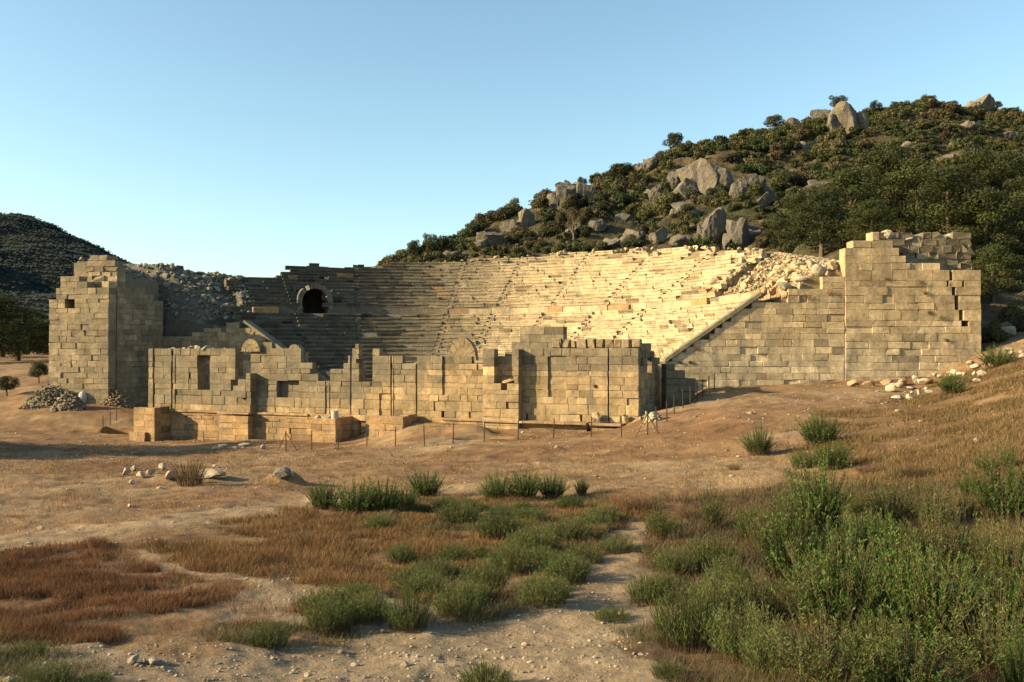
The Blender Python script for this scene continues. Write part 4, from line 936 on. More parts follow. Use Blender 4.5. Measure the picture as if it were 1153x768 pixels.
BL = [(768,212,34,24,'rounded grey boulder touching the left of the huge grooved one'),(818,214,34,24,'grey boulder between the huge grooved one and the broad rounded one'),(600,272,26,14,'low grey rock in scrub above the left rim'),(672,262,26,14,'rounded grey rock low on the slope left of centre'),(864,232,30,14,'flat grey rock below the broad rounded boulder'),(1050,205,30,12,'pale rock among the scrub above the pines'),(905,172,26,12,'pale rock strip under the skyline ledge'),(575,262,22,14,'small grey crag on the lower left skyline'),(790,222,66,40,'huge pale grooved boulder in the middle of the hillside above the seating'),(772,248,38,20,'low grey boulder below the huge grooved one on the hillside'),(802,277,40,42,'tall dark-streaked boulder standing on the rim above the seating'),(834,277,40,34,'leaning boulder right of the tall streaked one above the rim'),
 (846,222,48,24,'broad rounded boulder right of the huge grooved one'),(634,234,32,34,'dark jagged crag on the left shoulder of the hill'),(660,226,22,20,'small grey crag right of the dark jagged one'),(552,280,38,22,'sloping grey rock above the left part of the rim'),(594,256,26,20,'pale rock partly hidden by scrub on the lower left slope'),
 (733,192,30,14,'small grey outcrop on the skyline halfway up the hill'),(890,145,30,12,'pale rock ledge on the skyline left of the summit boulder'),(925,138,24,18,'rounded rock just left of the summit boulder'),(955,150,46,38,'big pale cliff-like boulder near the summit of the hill'),(1108,122,34,16,'pale boulder on the skyline at the right end of the summit'),
 (1092,152,28,14,'pale flat rock below the right summit'),(1070,186,28,14,'pale rock amid scrub at upper right'),(1118,188,32,13,'whitish rock above the dark pines at the right edge'),(932,216,60,13,'long low grey slab in the middle of the upper hillside'),(982,196,22,10,'small whitish rock above the big pines'),(740,222,26,16,'grey boulder left of the huge grooved one'),
 (1085,165,26,8,'thin pale rock band below the right summit'),(957,166,20,8,'small pale rock under the summit boulder'),(704,250,22,10,'small brown rock in the scrub above the middle rim'),(1140,160,24,12,'rounded rock at the far right of the upper slope'),(890,200,22,9,'small whitish rock right of the broad boulder'),(640,268,18,10,'small pale rock beside the bare tree'),
 (715,275,30,16,'cream outcrop on the rim above the middle of the seating'),(690,279,22,12,'low cream outcrop left of the larger one on the rim'),(745,272,26,18,'pale outcrop on the rim left of the streaked boulders'),(770,279,34,14,'low grey outcrop on the rim under the hillside boulders'),(1020,170,22,9,'pale rock strip on the upper slope right of centre'),(1130,390,22,14,'pale stone under the dark pines right of the tower'),(510,292,22,9,'low rock behind the left part of the rim'),(850,272,22,14,'grey rock left of the bright green pine')]
for b in BL: boulder(b[0], b[1], b[2], b[3], b[4], (.26,.215,.155) if 'cream' in b[4] or 'pale' in b[4] else (.2,.17,.13), y0=72 if b[0] > 1125 else 100)

# ------------------------------------------------------------------ foliage
def leaves(mb, P, N_, size, tone, aspect=.6, up=0.0, jit=.18, coh=.7):
    """many leaf-sized quads at points P with rough normals N_"""
    n = len(P); d = rng.normal(size=(n, 3)); nn = N_ * .8 + d * coh; nn /= np.linalg.norm(nn, axis=1)[:, None] + 1e-9
    t = np.cross(nn, rng.normal(size=(n, 3)) + np.array([0, 0, up])); t /= np.linalg.norm(t, axis=1)[:, None] + 1e-9; b = np.cross(nn, t)
    s = (size * rng.uniform(.6, 1.35, n))[:, None] if np.isscalar(size) else size[:, None]
    v = np.stack([P - t * s * .5, P - b * s * aspect * .5, P + t * s * .5, P + b * s * aspect * .5], 1).reshape(-1, 3)
    c = np.repeat(tone * (1 + rng.normal(size=(n, 1)) * jit), 4, 0) if np.ndim(tone) == 1 else np.repeat(tone * (1 + rng.normal(size=(n, 1)) * jit), 4, 0)
    mb.add(v, np.arange(n * 4).reshape(-1, 4), np.clip(c, .003, 1))
def tube(mb, pts, r0, r1, tone, n=6):
    pts = np.array(pts, float); m = len(pts); V = []
    for i in range(m):
        d = pts[min(i + 1, m - 1)] - pts[max(i - 1, 0)]; d /= np.linalg.norm(d) + 1e-9; a = np.cross(d, (.3, .9, .1)); a /= np.linalg.norm(a) + 1e-9; b = np.cross(d, a); r = r0 + (r1 - r0) * i / (m - 1)
        for k in range(n): t = 6.2832 * k / n; V.append(pts[i] + r * (a * math.cos(t) + b * math.sin(t)))
    i = np.arange(m - 1)[:, None] * n; j = np.arange(n)[None]; mb.add(V, np.stack([i + j, i + (j + 1) % n, i + n + (j + 1) % n, i + n + j], -1).reshape(-1, 4), tone)
def lobes_points(lobes, n):
    L = np.array(lobes); w = L[:, 3] ** 2; k = rng.choice(len(L), n, p=w / w.sum()); d = rng.normal(size=(n, 3)); d /= np.linalg.norm(d, axis=1)[:, None]
    r = rng.uniform(.35, 1.0, n) ** .45; r *= 1 + rng.normal(size=n) * .07
    sc_ = np.stack([L[k, 3], L[k, 3], L[k, 3] * L[k, 4]], -1)
    return L[k, :3] + d * r[:, None] * sc_, d, k
GREEN = np.array([.04, .052, .015]); OLIVE = np.array([.066, .064, .022]); BROWN = np.array([.078, .06, .028]); DKG = np.array([.03, .038, .012])
def bush_mesh(kind, n=620, leaf=.13):
    """rounded maquis bush about 1 m radius, with stems"""
    mb = MB(); L = []
    for k in range(random.randint(7, 12)):
        a = random.uniform(0, 6.28); q = random.uniform(0, .68); L.append((q * math.cos(a), q * math.sin(a), random.uniform(.25, .85) * (1 - q * .45), random.uniform(.24, .46), random.uniform(.7, 1.0)))
    P, d, k = lobes_points(L, n); P[:, 2] = np.maximum(P[:, 2], .02)
    base = {'green': GREEN, 'olive': OLIVE, 'brown': BROWN, 'dark': DKG}[kind]; kt = np.array([rng.uniform(.7, 1.35) for _ in L])
    leaves(mb, P, d, leaf, base[None] * kt[k][:, None], jit=.1, coh=.38); return mb
def stems_mesh():
    mb = MB()
    for k in range(5):
        a = random.uniform(0, 6.28); e = np.array([math.cos(a) * .45, math.sin(a) * .45, .6]); tube(mb, [(0, 0, -.15), e * .5 + (0, 0, .1), e], .05, .015, (.1, .075, .05), 5)
    return mb
def make_bush(kind, n=2300, leaf=.125, name='shrub'):
    root = thing(name, 'x', 'shrub'); f = bush_mesh(kind, n, leaf).build('foliage', M_LEAF, root); stems_mesh().build('stem', M_BARK, root); return root
KINDS_ = [('green', 'green'), ('olive', 'olive'), ('brown', 'brown'), ('dark', 'dark green'), ('olive', 'olive'), ('green', 'green')]
def zone(px, py):
    h = band(px, (450, 480, 520, 600, 680, 760, 840, 930, 1010, 1080), ('leftmost tip of the hill', 'far left foot of the hill', 'left foot of the hill', 'left shoulder of the hill', 'slope near the dark crag', 'slope left of the grooved boulder', 'slope around the grooved boulder', 'slope left of the pines', 'slope above the pines', 'slope below the summit', 'far right slope'))
    return h
def skyline(px):
    Y = np.arange(100, 260, 2.0); d = (px - CX) / F; return (HZ - H(d * Y, Y) / Y * F).min()
SKY_ = {p: skyline(p) for p in range(380, 1240, 20)}
def build_scrub():
    cand = []; spots = []
    rocks = [(b[0], b[1] - b[3] * .5, b[2] * .5, b[3] * .6) for b in BL]
    for t in range(140000):
        Y = math.sqrt(random.uniform(70 ** 2, 236 ** 2)); u = random.uniform(-.17, .68); x = u * Y
        if len(cand) > 3000: break
        r0 = math.hypot(x - C0[0], Y - C0[1])
        if r0 < 44.0 or (Y < 100 and x < 36 ): continue
        z = float(H(x, Y)); px = CX + F * u; py = HZ - F * z / Y
        if u < -.13 and Y < 120: continue
        if py > 398: continue
        if px > 1105 and Y < 90 and random.random() < .8: continue
        if any(abs(px - a) < c * .8 and abs(py - b) < d * .9 for a, b, c, d in rocks): continue
        rad = random.uniform(1.05, 2.1) * (1.35 if random.random() < .15 else 1) * (.8 if Y < 130 else 1.05)
        if float(fbm(x * .07, Y * .07, 3, 2)) < -.42 and random.random() < .6: continue
        gx, gy = int(x / 4), int(Y / 4)
        bad = False
        for q in cand:
            if abs(q[0] - x) < 4 and abs(q[1] - Y) < 4 and (q[0] - x) ** 2 + (q[1] - Y) ** 2 < (.4 * (q[3] + rad)) ** 2: bad = True; break
        if bad: continue
        cand.append((x, Y, z, rad, px, py))
    return cand
SCR = build_scrub()
vis = [c for c in SCR if c[4] < 1190]
vis.sort(key=lambda c: -c[3] / c[1])
IND = vis[:285]; REST = [c for c in SCR if c not in IND[:0] and c not in set(IND)]
pro = {}
for ki, (k, nm) in enumerate(KINDS_):
    pro[ki] = [None, None]
used = {}
for (x, y, z, rad, px, py) in IND:
    ki = (int(fbm(x * .08, y * .08, 2) * 6 + random.random() * 4)) % 6; vi = random.randint(0, 1)
    near = 'on the skyline' if py < SKY_[int(px // 20) * 20] + 12 else band(y, (128, 145, 165, 185), ('just behind the rim', 'low', 'midway up', 'above midway', 'high up'))
    lab = f"{band(rad, (1.25, 1.45, 1.65, 1.85, 2.05, 2.4), ('tiny', 'small', 'smallish', 'middle-sized', 'large', 'very large', 'huge'))} {KINDS_[ki][1]} shrub {near}, {zone(px, py)}"
    s = (rad * random.uniform(.9, 1.15), rad * random.uniform(.9, 1.1), rad * random.uniform(.85, 1.25)); rz_ = random.uniform(0, 6.28)
    if (ki, vi) not in used:
        o = make_bush(KINDS_[ki][0]); used[(ki, vi)] = o; o.location = (x, y, z - .1); o.rotation_euler = (0, 0, rz_); o.scale = s; tag(o, lab, 'shrub', 'shrubs on the rocky hillside')
    else: copy_thing(used[(ki, vi)], (x, y, z - .1), rz_, s, lab, 'shrubs on the rocky hillside')
def stuff_scrub():
    mb = MB(); V = []; 
    srcs = [bush_mesh(k, 560, .2) for k, _ in KINDS_]
    for (x, y, z, rad, px, py) in REST:
        m = srcs[(int(fbm(x * .08, y * .08, 2) * 6 + random.random() * 4)) % 6]; v = m.v[0]; a = random.uniform(0, 6.28); c, s = math.cos(a), math.sin(a)
        w = np.stack([(v[:, 0] * c - v[:, 1] * s) * rad, (v[:, 0] * s + v[:, 1] * c) * rad, v[:, 2] * rad], -1) + (x, y, z - .1)
        mb.add(w, np.arange(len(w)).reshape(-1, 4), m.c[0] * random.uniform(.8, 1.2))
    # low undergrowth between the bushes
    n = 70000; Y = np.sqrt(rng.uniform(85 ** 2, 232 ** 2, n)); u = rng.uniform(-.15, .66, n); x = u * Y; r0 = np.hypot(x - C0[0], Y - C0[1]); k = (r0 > 43.5) & ~((Y < 96) & (x < 38)); x, Y = x[k], Y[k]; z = H(x, Y)
    k = fbm(x * .1, Y * .1, 3, 1) > -.3; x, Y, z = x[k], Y[k], z[k]; P = np.stack([x, Y, z + rng.uniform(0, .5, len(x))], -1)
    tn = np.where(rng.random((len(x), 1)) < .5, OLIVE[None], GREEN[None]); leaves(mb, P, np.tile([0, -.5, 1.], (len(P), 1)), .32, tn, .5)
    o = mb.build('scrub', M_LEAF); tag(o, 'low scrub covering the rocky hillside between the larger shrubs', 'scrub', kind='stuff')
stuff_scrub()
# ---- trees
def make_tree(kind, h=6.0, name='pine_tree', cat='tree', dens=1.0):
    root = thing(name, 'x', cat); tr_ = MB(); cr_ = MB(); L = []
    if kind == 'pine':
        tube(tr_, [(0, 0, -.4), (.05, 0, h * .3), (.12, .05, h * .62), (.05, 0, h * .9)], h * .035, h * .01, (.13, .09, .06), 8)
        for k in range(17):
            t = .12 + .82 * k / 16; a = k * 2.4 + random.uniform(-.3, .3); R_ = h * .36 * (1 - ((t - .42) / .62) ** 2 if t > .42 else .8 + .4 * t) * random.uniform(.7, 1.1)
            e = np.array([R_ * math.cos(a), R_ * math.sin(a), h * t + R_ * .25]); tube(tr_, [(0, 0, h * t * .9), e * .5 + (0, 0, h * t * .47), e], h * .012, h * .004, (.12, .085, .06), 4)
            L.append((*e, h * random.uniform(.12, .18), .62)); L.append((*(e * np.array([.55, .55, 1]) + (0, 0, h * .03)), h * random.uniform(.13, .19), .65))
        L.append((0, 0, h * .93, h * .11, .9)); n = int(11000 * dens); leaf = h * .03; tone = np.array([.038, .046, .011])
    elif kind == 'round':
        tube(tr_, [(0, 0, -.4), (.1, 0, h * .35), (0, .1, h * .6)], h * .03, h * .012, (.1, .08, .06), 7)
        for k in range(13):
            a = k * 2.4; q = random.uniform(.1, .33); e = np.array([h * q * math.cos(a), h * q * math.sin(a), h * random.uniform(.35, .82)]); tube(tr_, [(0, 0, h * .3), e * .6 + (0, 0, h * .1), e], h * .012, h * .004, (.1, .08, .06), 4); L.append((*e, h * random.uniform(.12, .2), .85))
        n = int(5000 * dens); leaf = h * .036; tone = np.array([.04, .046, .016])
    P, d, k = lobes_points(L, n); kt = rng.uniform(.65, 1.4, len(L)); leaves(cr_, P, d, leaf, tone[None] * kt[k][:, None], .45 if kind == 'pine' else .6, coh=.45)
    tr_.build('trunk', M_BARK, root); cr_.build('crown', M_LEAF, root); return root
PINE = [make_tree('pine', 6.0), make_tree('pine', 6.0)]; RND = [make_tree('round', 5.0, 'evergreen_tree'), make_tree('round', 5.0, 'evergreen_tree')]
first = {}
def put_tree(kind, px, py, hpx, label, group, y0=72, wide=1.0, loc=None, hm=None):
    src = random.choice(PINE if kind == 'pine' else RND); p = hit(px, py, y0) if loc is None else np.array(loc, float); base = 6.0 if kind == 'pine' else 5.0
    s = (hm if hm else hpx * p[1] / F) / base / (.98 if kind == 'pine' else .92); rz_ = random.uniform(0, 6.28)
    if id(src) not in first: first[id(src)] = 1; src.location = (p[0], p[1], p[2] - .1); src.scale = (s * wide, s * wide, s); src.rotation_euler = (0, 0, rz_); tag(src, label, 'tree', group); return src
    return copy_thing(src, (p[0], p[1], p[2] - .1), rz_, (s * wide, s * wide, s), label, group)
put_tree('pine', 878, 284, 36, 'small bright green pine on the rim right of the streaked boulders', None, 98, 1.1)
for a in [('pine',925,288,70,'left-hand dark pine in the big group behind the tower, lowest crown'),('pine',960,275,80,'dark green pine second from the left in the group behind the tower'),('pine',1000,262,88,'tallest bushy pine above the middle of the right tower'),('pine',1035,270,84,'dark pine above the right half of the tower'),('pine',980,284,56,'small dark pine just behind the left corner of the right tower'),
          ('pine',1070,290,96,'tall dark pine rising behind the right edge of the tower'),('pine',1100,238,62,'olive-lit pine high on the slope right of the group'),('pine',1135,250,72,'broad pine at the right edge, high on the slope'),('pine',1110,300,80,'dark pine right of the tower, in shade'),('pine',1150,290,70,'dark pine cut by the right edge of the picture'),
          ('pine',1118,340,60,'low dark pine close beside the outer side of the tower'),('pine',1020,232,48,'pine standing above the tallest pines of the group'),('pine',900,262,40,'small dark pine left of the group behind the tower')]:
    put_tree(a[0], a[1], a[2], a[3], a[4], 'pines behind the right tower', 78, 1.25)
for a in [('round',760,172,26,'tall tree breaking the skyline above the huge grooved boulder',1.1),('round',944,124,24,'brownish tree on the skyline left of the summit boulder',1.0),('round',985,116,16,'small tree on the summit skyline',1.2),('round',1008,116,12,'low tree on the summit skyline right of its neighbour',1.3),('round',1048,116,12,'low rounded tree on the summit skyline',1.4),('round',1122,118,14,'tree beside the right skyline boulder',1.2),
          ('round',466,296,28,'left one of two small dark trees at the foot of the hill skyline',.8),('round',485,292,30,'right one of two small dark trees at the foot of the hill skyline',.8),('round',444,300,10,'tiny shrub-like tree at the left foot of the hill skyline',1.3),('round',700,206,24,'dark spreading tree on the skyline left of the tall one',1.8),('round',655,212,16,'thin grey tree on the skyline above the dark crag',1.0),('round',638,216,15,'sparse grey tree left of the thin one on the skyline',.9),('round',872,146,20,'bushy tree on the skyline left of the pale rock ledge',1.5)]:
    put_tree(a[0], a[1], a[2], a[3], a[4], 'trees along the hill skyline', 110, a[5])
for a in [('pine',20,400,42,'dark round tree at the left edge beside the tower',1.2),('pine',42,392,30,'smaller dark tree touching the left tower',1.1),('pine',-12,402,60,'large dark tree cut by the left edge',1.2),('pine',2,396,46,'dark tree between the two largest at the left edge',1.3),('pine',58,398,34,'dark tree hidden mostly behind the left tower',1.2),('pine',30,385,40,'distant dark tree above the round one at left',1.4)]:
    put_tree(a[0], a[1], a[2] + 6, a[3] * 1.2, a[4], 'dark trees left of the tower', 110, a[5] * 1.5)
put_tree('round', 44, 432, 26, 'small green bush-like tree at the foot of the left tower', 'dark trees left of the tower', 80, 1.0)
put_tree('round', 8, 446, 24, 'dark bush at the left edge beyond the stone heap', 'dark trees left of the tower', 70, 1.3)
# pines that stand just outside the left edge and throw the long shadows on the open earth
for (x, y, hm) in ((-44, 50, 8.5), (-47, 54, 9.5), (-52, 57, 12.0), (-43, 46.5, 6.5), (-49, 50.5, 11.0)):
    put_tree('pine', 0, 0, 0, 'tall pine standing outside the left edge of the picture', 'pines outside the left edge', loc=(x, y, float(H(x, y))), hm=hm, wide=1.2)
# bare tree
def bare_tree(px, py, hpx):
    p = hit(px, py, 100); h = hpx * p[1] / F; root = thing('bare_tree', 'leafless grey tree with forked branches just above the rim', 'tree', p); mb = MB(); tube(mb, [(0, 0, -.3), (.1, 0, h * .4), (-.1, 0, h * .65)], .12, .07, (.2, .18, .15)); mb.build('trunk', M_BARK, root); mb = MB()
    for k in range(9):
        a = k * 2.4; b = np.array([-.05, 0, h * random.uniform(.4, .65)]); e = b + np.array([math.cos(a) * h * .3, math.sin(a) * h * .3, h * .35]); m = (b + e) / 2 + (0, 0, h * .05); tube(mb, [b, m, e], .05, .015, (.2, .18, .15), 4)
        for j in range(3): q = m + (e - m) * random.random(); tube(mb, [q, q + rng.normal(size=3) * h * .09 + (0, 0, h * .1)], .018, .008, (.2, .18, .15), 3)
    mb.build('crown', M_BARK, root)
bare_tree(645, 276, 26)
# forest on the far mountain
def forest():
    n = 80000; k = rng.integers(0, len(MV), n); P = MV[k] + np.stack([rng.normal(size=n) * 1.2, rng.normal(size=n) * 1.2, rng.uniform(-.5, .5, n)], -1); mb = MB(); leaves(mb, P, np.tile([-.1, -.6, .7], (n, 1)), 1.9, np.array([.012, .02, .019]), .75, jit=.1, coh=.03)  # leaf colour carries the painted blue haze of the slope
    o = mb.build('forest', M_LEAF); tag(o, 'dark forest covering the far mountain at the left', 'forest', kind='stuff')
forest()
# weeds growing out of the walls
def weed(px, py, pl, wpx, label, tone, d=.05):
    q = pl.inv(px, py, d); c = np.array(pl.pt(q[0], d, q[1])); r = wpx * c[1] / F / 2; mb = MB(); n = 260; dd = rng.normal(size=(n, 3)); dd /= np.linalg.norm(dd, axis=1)[:, None]; P = dd * (rng.random((n, 1)) ** .6) * r * np.array([1, .45, .7])
    leaves(mb, P, dd, .07, np.array(tone), .3); o = mb.build('weed', M_PLANT); o.location = c; tag(o, label, 'weed', 'weeds growing on the walls')
for a in [(650,401,PS,18,'dry brown weed hanging from the top of the stage wall',(.1,.07,.035)),(670,435,PS,6,'tiny weed in the middle of the right stage wall',(.16,.1,.05)),(981,316,PT,26,'large brown weed on the upper left of the right tower',(.13,.08,.04)),(999,314,PT,12,'reddish weed beside the large one on the tower',(.22,.09,.05)),(1036,318,PT,16,'brown weed high in the middle of the tower',(.16,.08,.04)),(1042,330,PT,8,'reddish weed below the middle of the tower top',(.2,.09,.05)),(1047,352,PT,7,'small dark weed on the tower face',(.14,.08,.04)),(1061,358,PT,10,'brown weed next to the crack of the tower',(.14,.09,.04)),
          (936,330,PR,13,'red-brown weed at the joint between wall and tower',(.24,.09,.05)),(908,334,PR,11,'red weed on top of the right retaining wall',(.26,.08,.05)),(785,393,PR,9,'red weed under the sloping coping',(.2,.07,.04)),(770,395,PR,6,'small dark weed under the coping, left of the red one',(.12,.06,.03)),(765,408,PR,6,'dark weed low on the retaining wall',(.12,.06,.03)),(777,408,PR,5,'tiny dark weed low on the retaining wall',(.14,.06,.03)),(1066,383,PT,7,'small green weed low on the tower',(.06,.09,.02))]: weed(*a)

# ------------------------------------------------------------------ foreground plants
def stem_plant(h=1.0, nst=70, nl=34, spread=.72, leaf=.062, tone=(.04,.078,.011), tip=(.095,.158,.024), low=(.09,.05,.022), asp=.25):
    """many upright leafy shoots"""
    mb = MB(); n = nst * nl; a = rng.uniform(0, 6.28, nst); q = np.sqrt(rng.random(nst)) * .8; bx, by = np.cos(a) * q * spread * .55, np.sin(a) * q * spread * .55; hh = h * rng.uniform(.45, 1.05, nst) * (1 - .5 * q); lean = rng.uniform(.2, .8, nst) * q * 1.4 + rng.normal(size=nst) * .08
    ex, ey = bx + np.cos(a) * lean * h * .6, by + np.sin(a) * lean * h * .6
    t = rng.uniform(.12, 1.02, (nst, nl)) ** .8; X = bx[:, None] + (ex - bx)[:, None] * t ** 1.5; Y_ = by[:, None] + (ey - by)[:, None] * t ** 1.5; Z = hh[:, None] * t
    ph = rng.uniform(0, 6.28, (nst, nl)); L = leaf * (1.15 - .5 * t) * rng.uniform(.7, 1.3, (nst, nl))
    c = np.stack([X, Y_, Z], -1).reshape(-1, 3); d = np.stack([np.cos(ph) * .75, np.sin(ph) * .75, rng.uniform(.35, 1.0, (nst, nl))], -1).reshape(-1, 3); d /= np.linalg.norm(d, axis=1)[:, None]; s = np.cross(d, rng.normal(size=d.shape)); s /= np.linalg.norm(s, axis=1)[:, None]; L = L.reshape(-1, 1)
    v = np.stack([c, c + d * L * .5 + s * L * asp * .5, c + d * L, c + d * L * .5 - s * L * asp * .5], 1).reshape(-1, 3)
    tt = t.reshape(-1, 1); col_ = np.array(low) * (1 - np.clip(tt * 2.2, 0, 1)) + np.array(tone) * np.clip(tt * 2.2, 0, 1); col_ = col_ + (np.array(tip) - col_) * np.clip(tt - .55, 0, 1) * 1.8; col_ *= 1 + rng.normal(size=tt.shape) * .16
    mb.add(v, np.arange(len(v)).reshape(-1, 4), np.clip(np.repeat(col_, 4, 0), .004, 1))
    st_ = MB(); w = .006
    p0 = np.stack([bx, by, np.full(nst, -.08)], -1); p1 = np.stack([(bx * 2 + ex) / 3, (by * 2 + ey) / 3, hh * .5], -1); p2 = np.stack([ex, ey, hh], -1)
    for (A_, B_) in ((p0, p1), (p1, p2)):
        for k in ((w, 0, 0), (0, w, 0)):
            k = np.array(k); st_.add(np.stack([A_ - k, A_ + k, B_ + k * .6, B_ - k * .6], 1).reshape(-1, 3), np.arange(nst * 4).reshape(-1, 4), np.array([.12, .08, .04]))
    return mb, st_
def feather_plant(h=.6, nst=230, nl=22, spread=.75, tone=(.07,.115,.025), tip=(.13,.185,.042)):
    return stem_plant(h, nst, nl, spread * 1.5, .075, tone, tip, (.12,.1,.04), .11)
def plant_proto(f, name, cat):
    root = thing(name, 'x', cat); a, b = f(); a.build('leaves', M_PLANT, root); b.build('stem', M_PLANT, root); return root
UP = [plant_proto(lambda: stem_plant(1.0, 130, 48), 'leafy_shrub', 'shrub') for _ in range(3)]
UPR = [plant_proto(lambda: stem_plant(1.0, 90, 36, tone=(.06,.08,.018), tip=(.1,.13,.026), low=(.16,.065,.025)), 'leafy_shrub', 'shrub') for _ in range(2)]
FE = [plant_proto(lambda: feather_plant(), 'feathery_shrub', 'shrub') for _ in range(3)]
DR = [plant_proto(lambda: stem_plant(.8, 120, 26, .7, .05, (.15,.09,.04), (.2,.12,.055), (.1,.05,.03), .16), 'dry_shrub', 'shrub') for _ in range(2)]
firstp = set()
def put_plant(kind, px, py, wpx, hpx, label, group):
    src = random.choice({'U': UP, 'R': UPR, 'F': FE, 'D': DR}[kind]); p = hit(px, py, 5.5); k = p[1] / F; bw = {'U': 1.2, 'R': 1.2, 'F': 1.45, 'D': 1.2}[kind]; bh = {'U': 1.0, 'R': 1.0, 'F': .6, 'D': .8}[kind]
    wpx = wpx * (.86 if 'thicket' in label else 1); s = (wpx * k / bw, wpx * k / bw, (1.6 if kind in 'UR' and 'thicket' in label else 1.3 if kind in 'UR' else 1.15) * hpx * k / bh); p = p + np.array([0, wpx * k * .25, 0]); p[2] = float(H(p[0], p[1])); rz_ = random.uniform(0, 6.28)
    if id(src) not in firstp: firstp.add(id(src)); src.location = p; src.rotation_euler = (0, 0, rz_); src.scale = s; return tag(src, label, 'shrub', group)
    return copy_thing(src, p, rz_, s, label, group)
G1 = 'green shrubs on the bare earth'; G2 = 'shrubs of the thicket at the lower right'; G3 = 'feathery plants in the foreground'
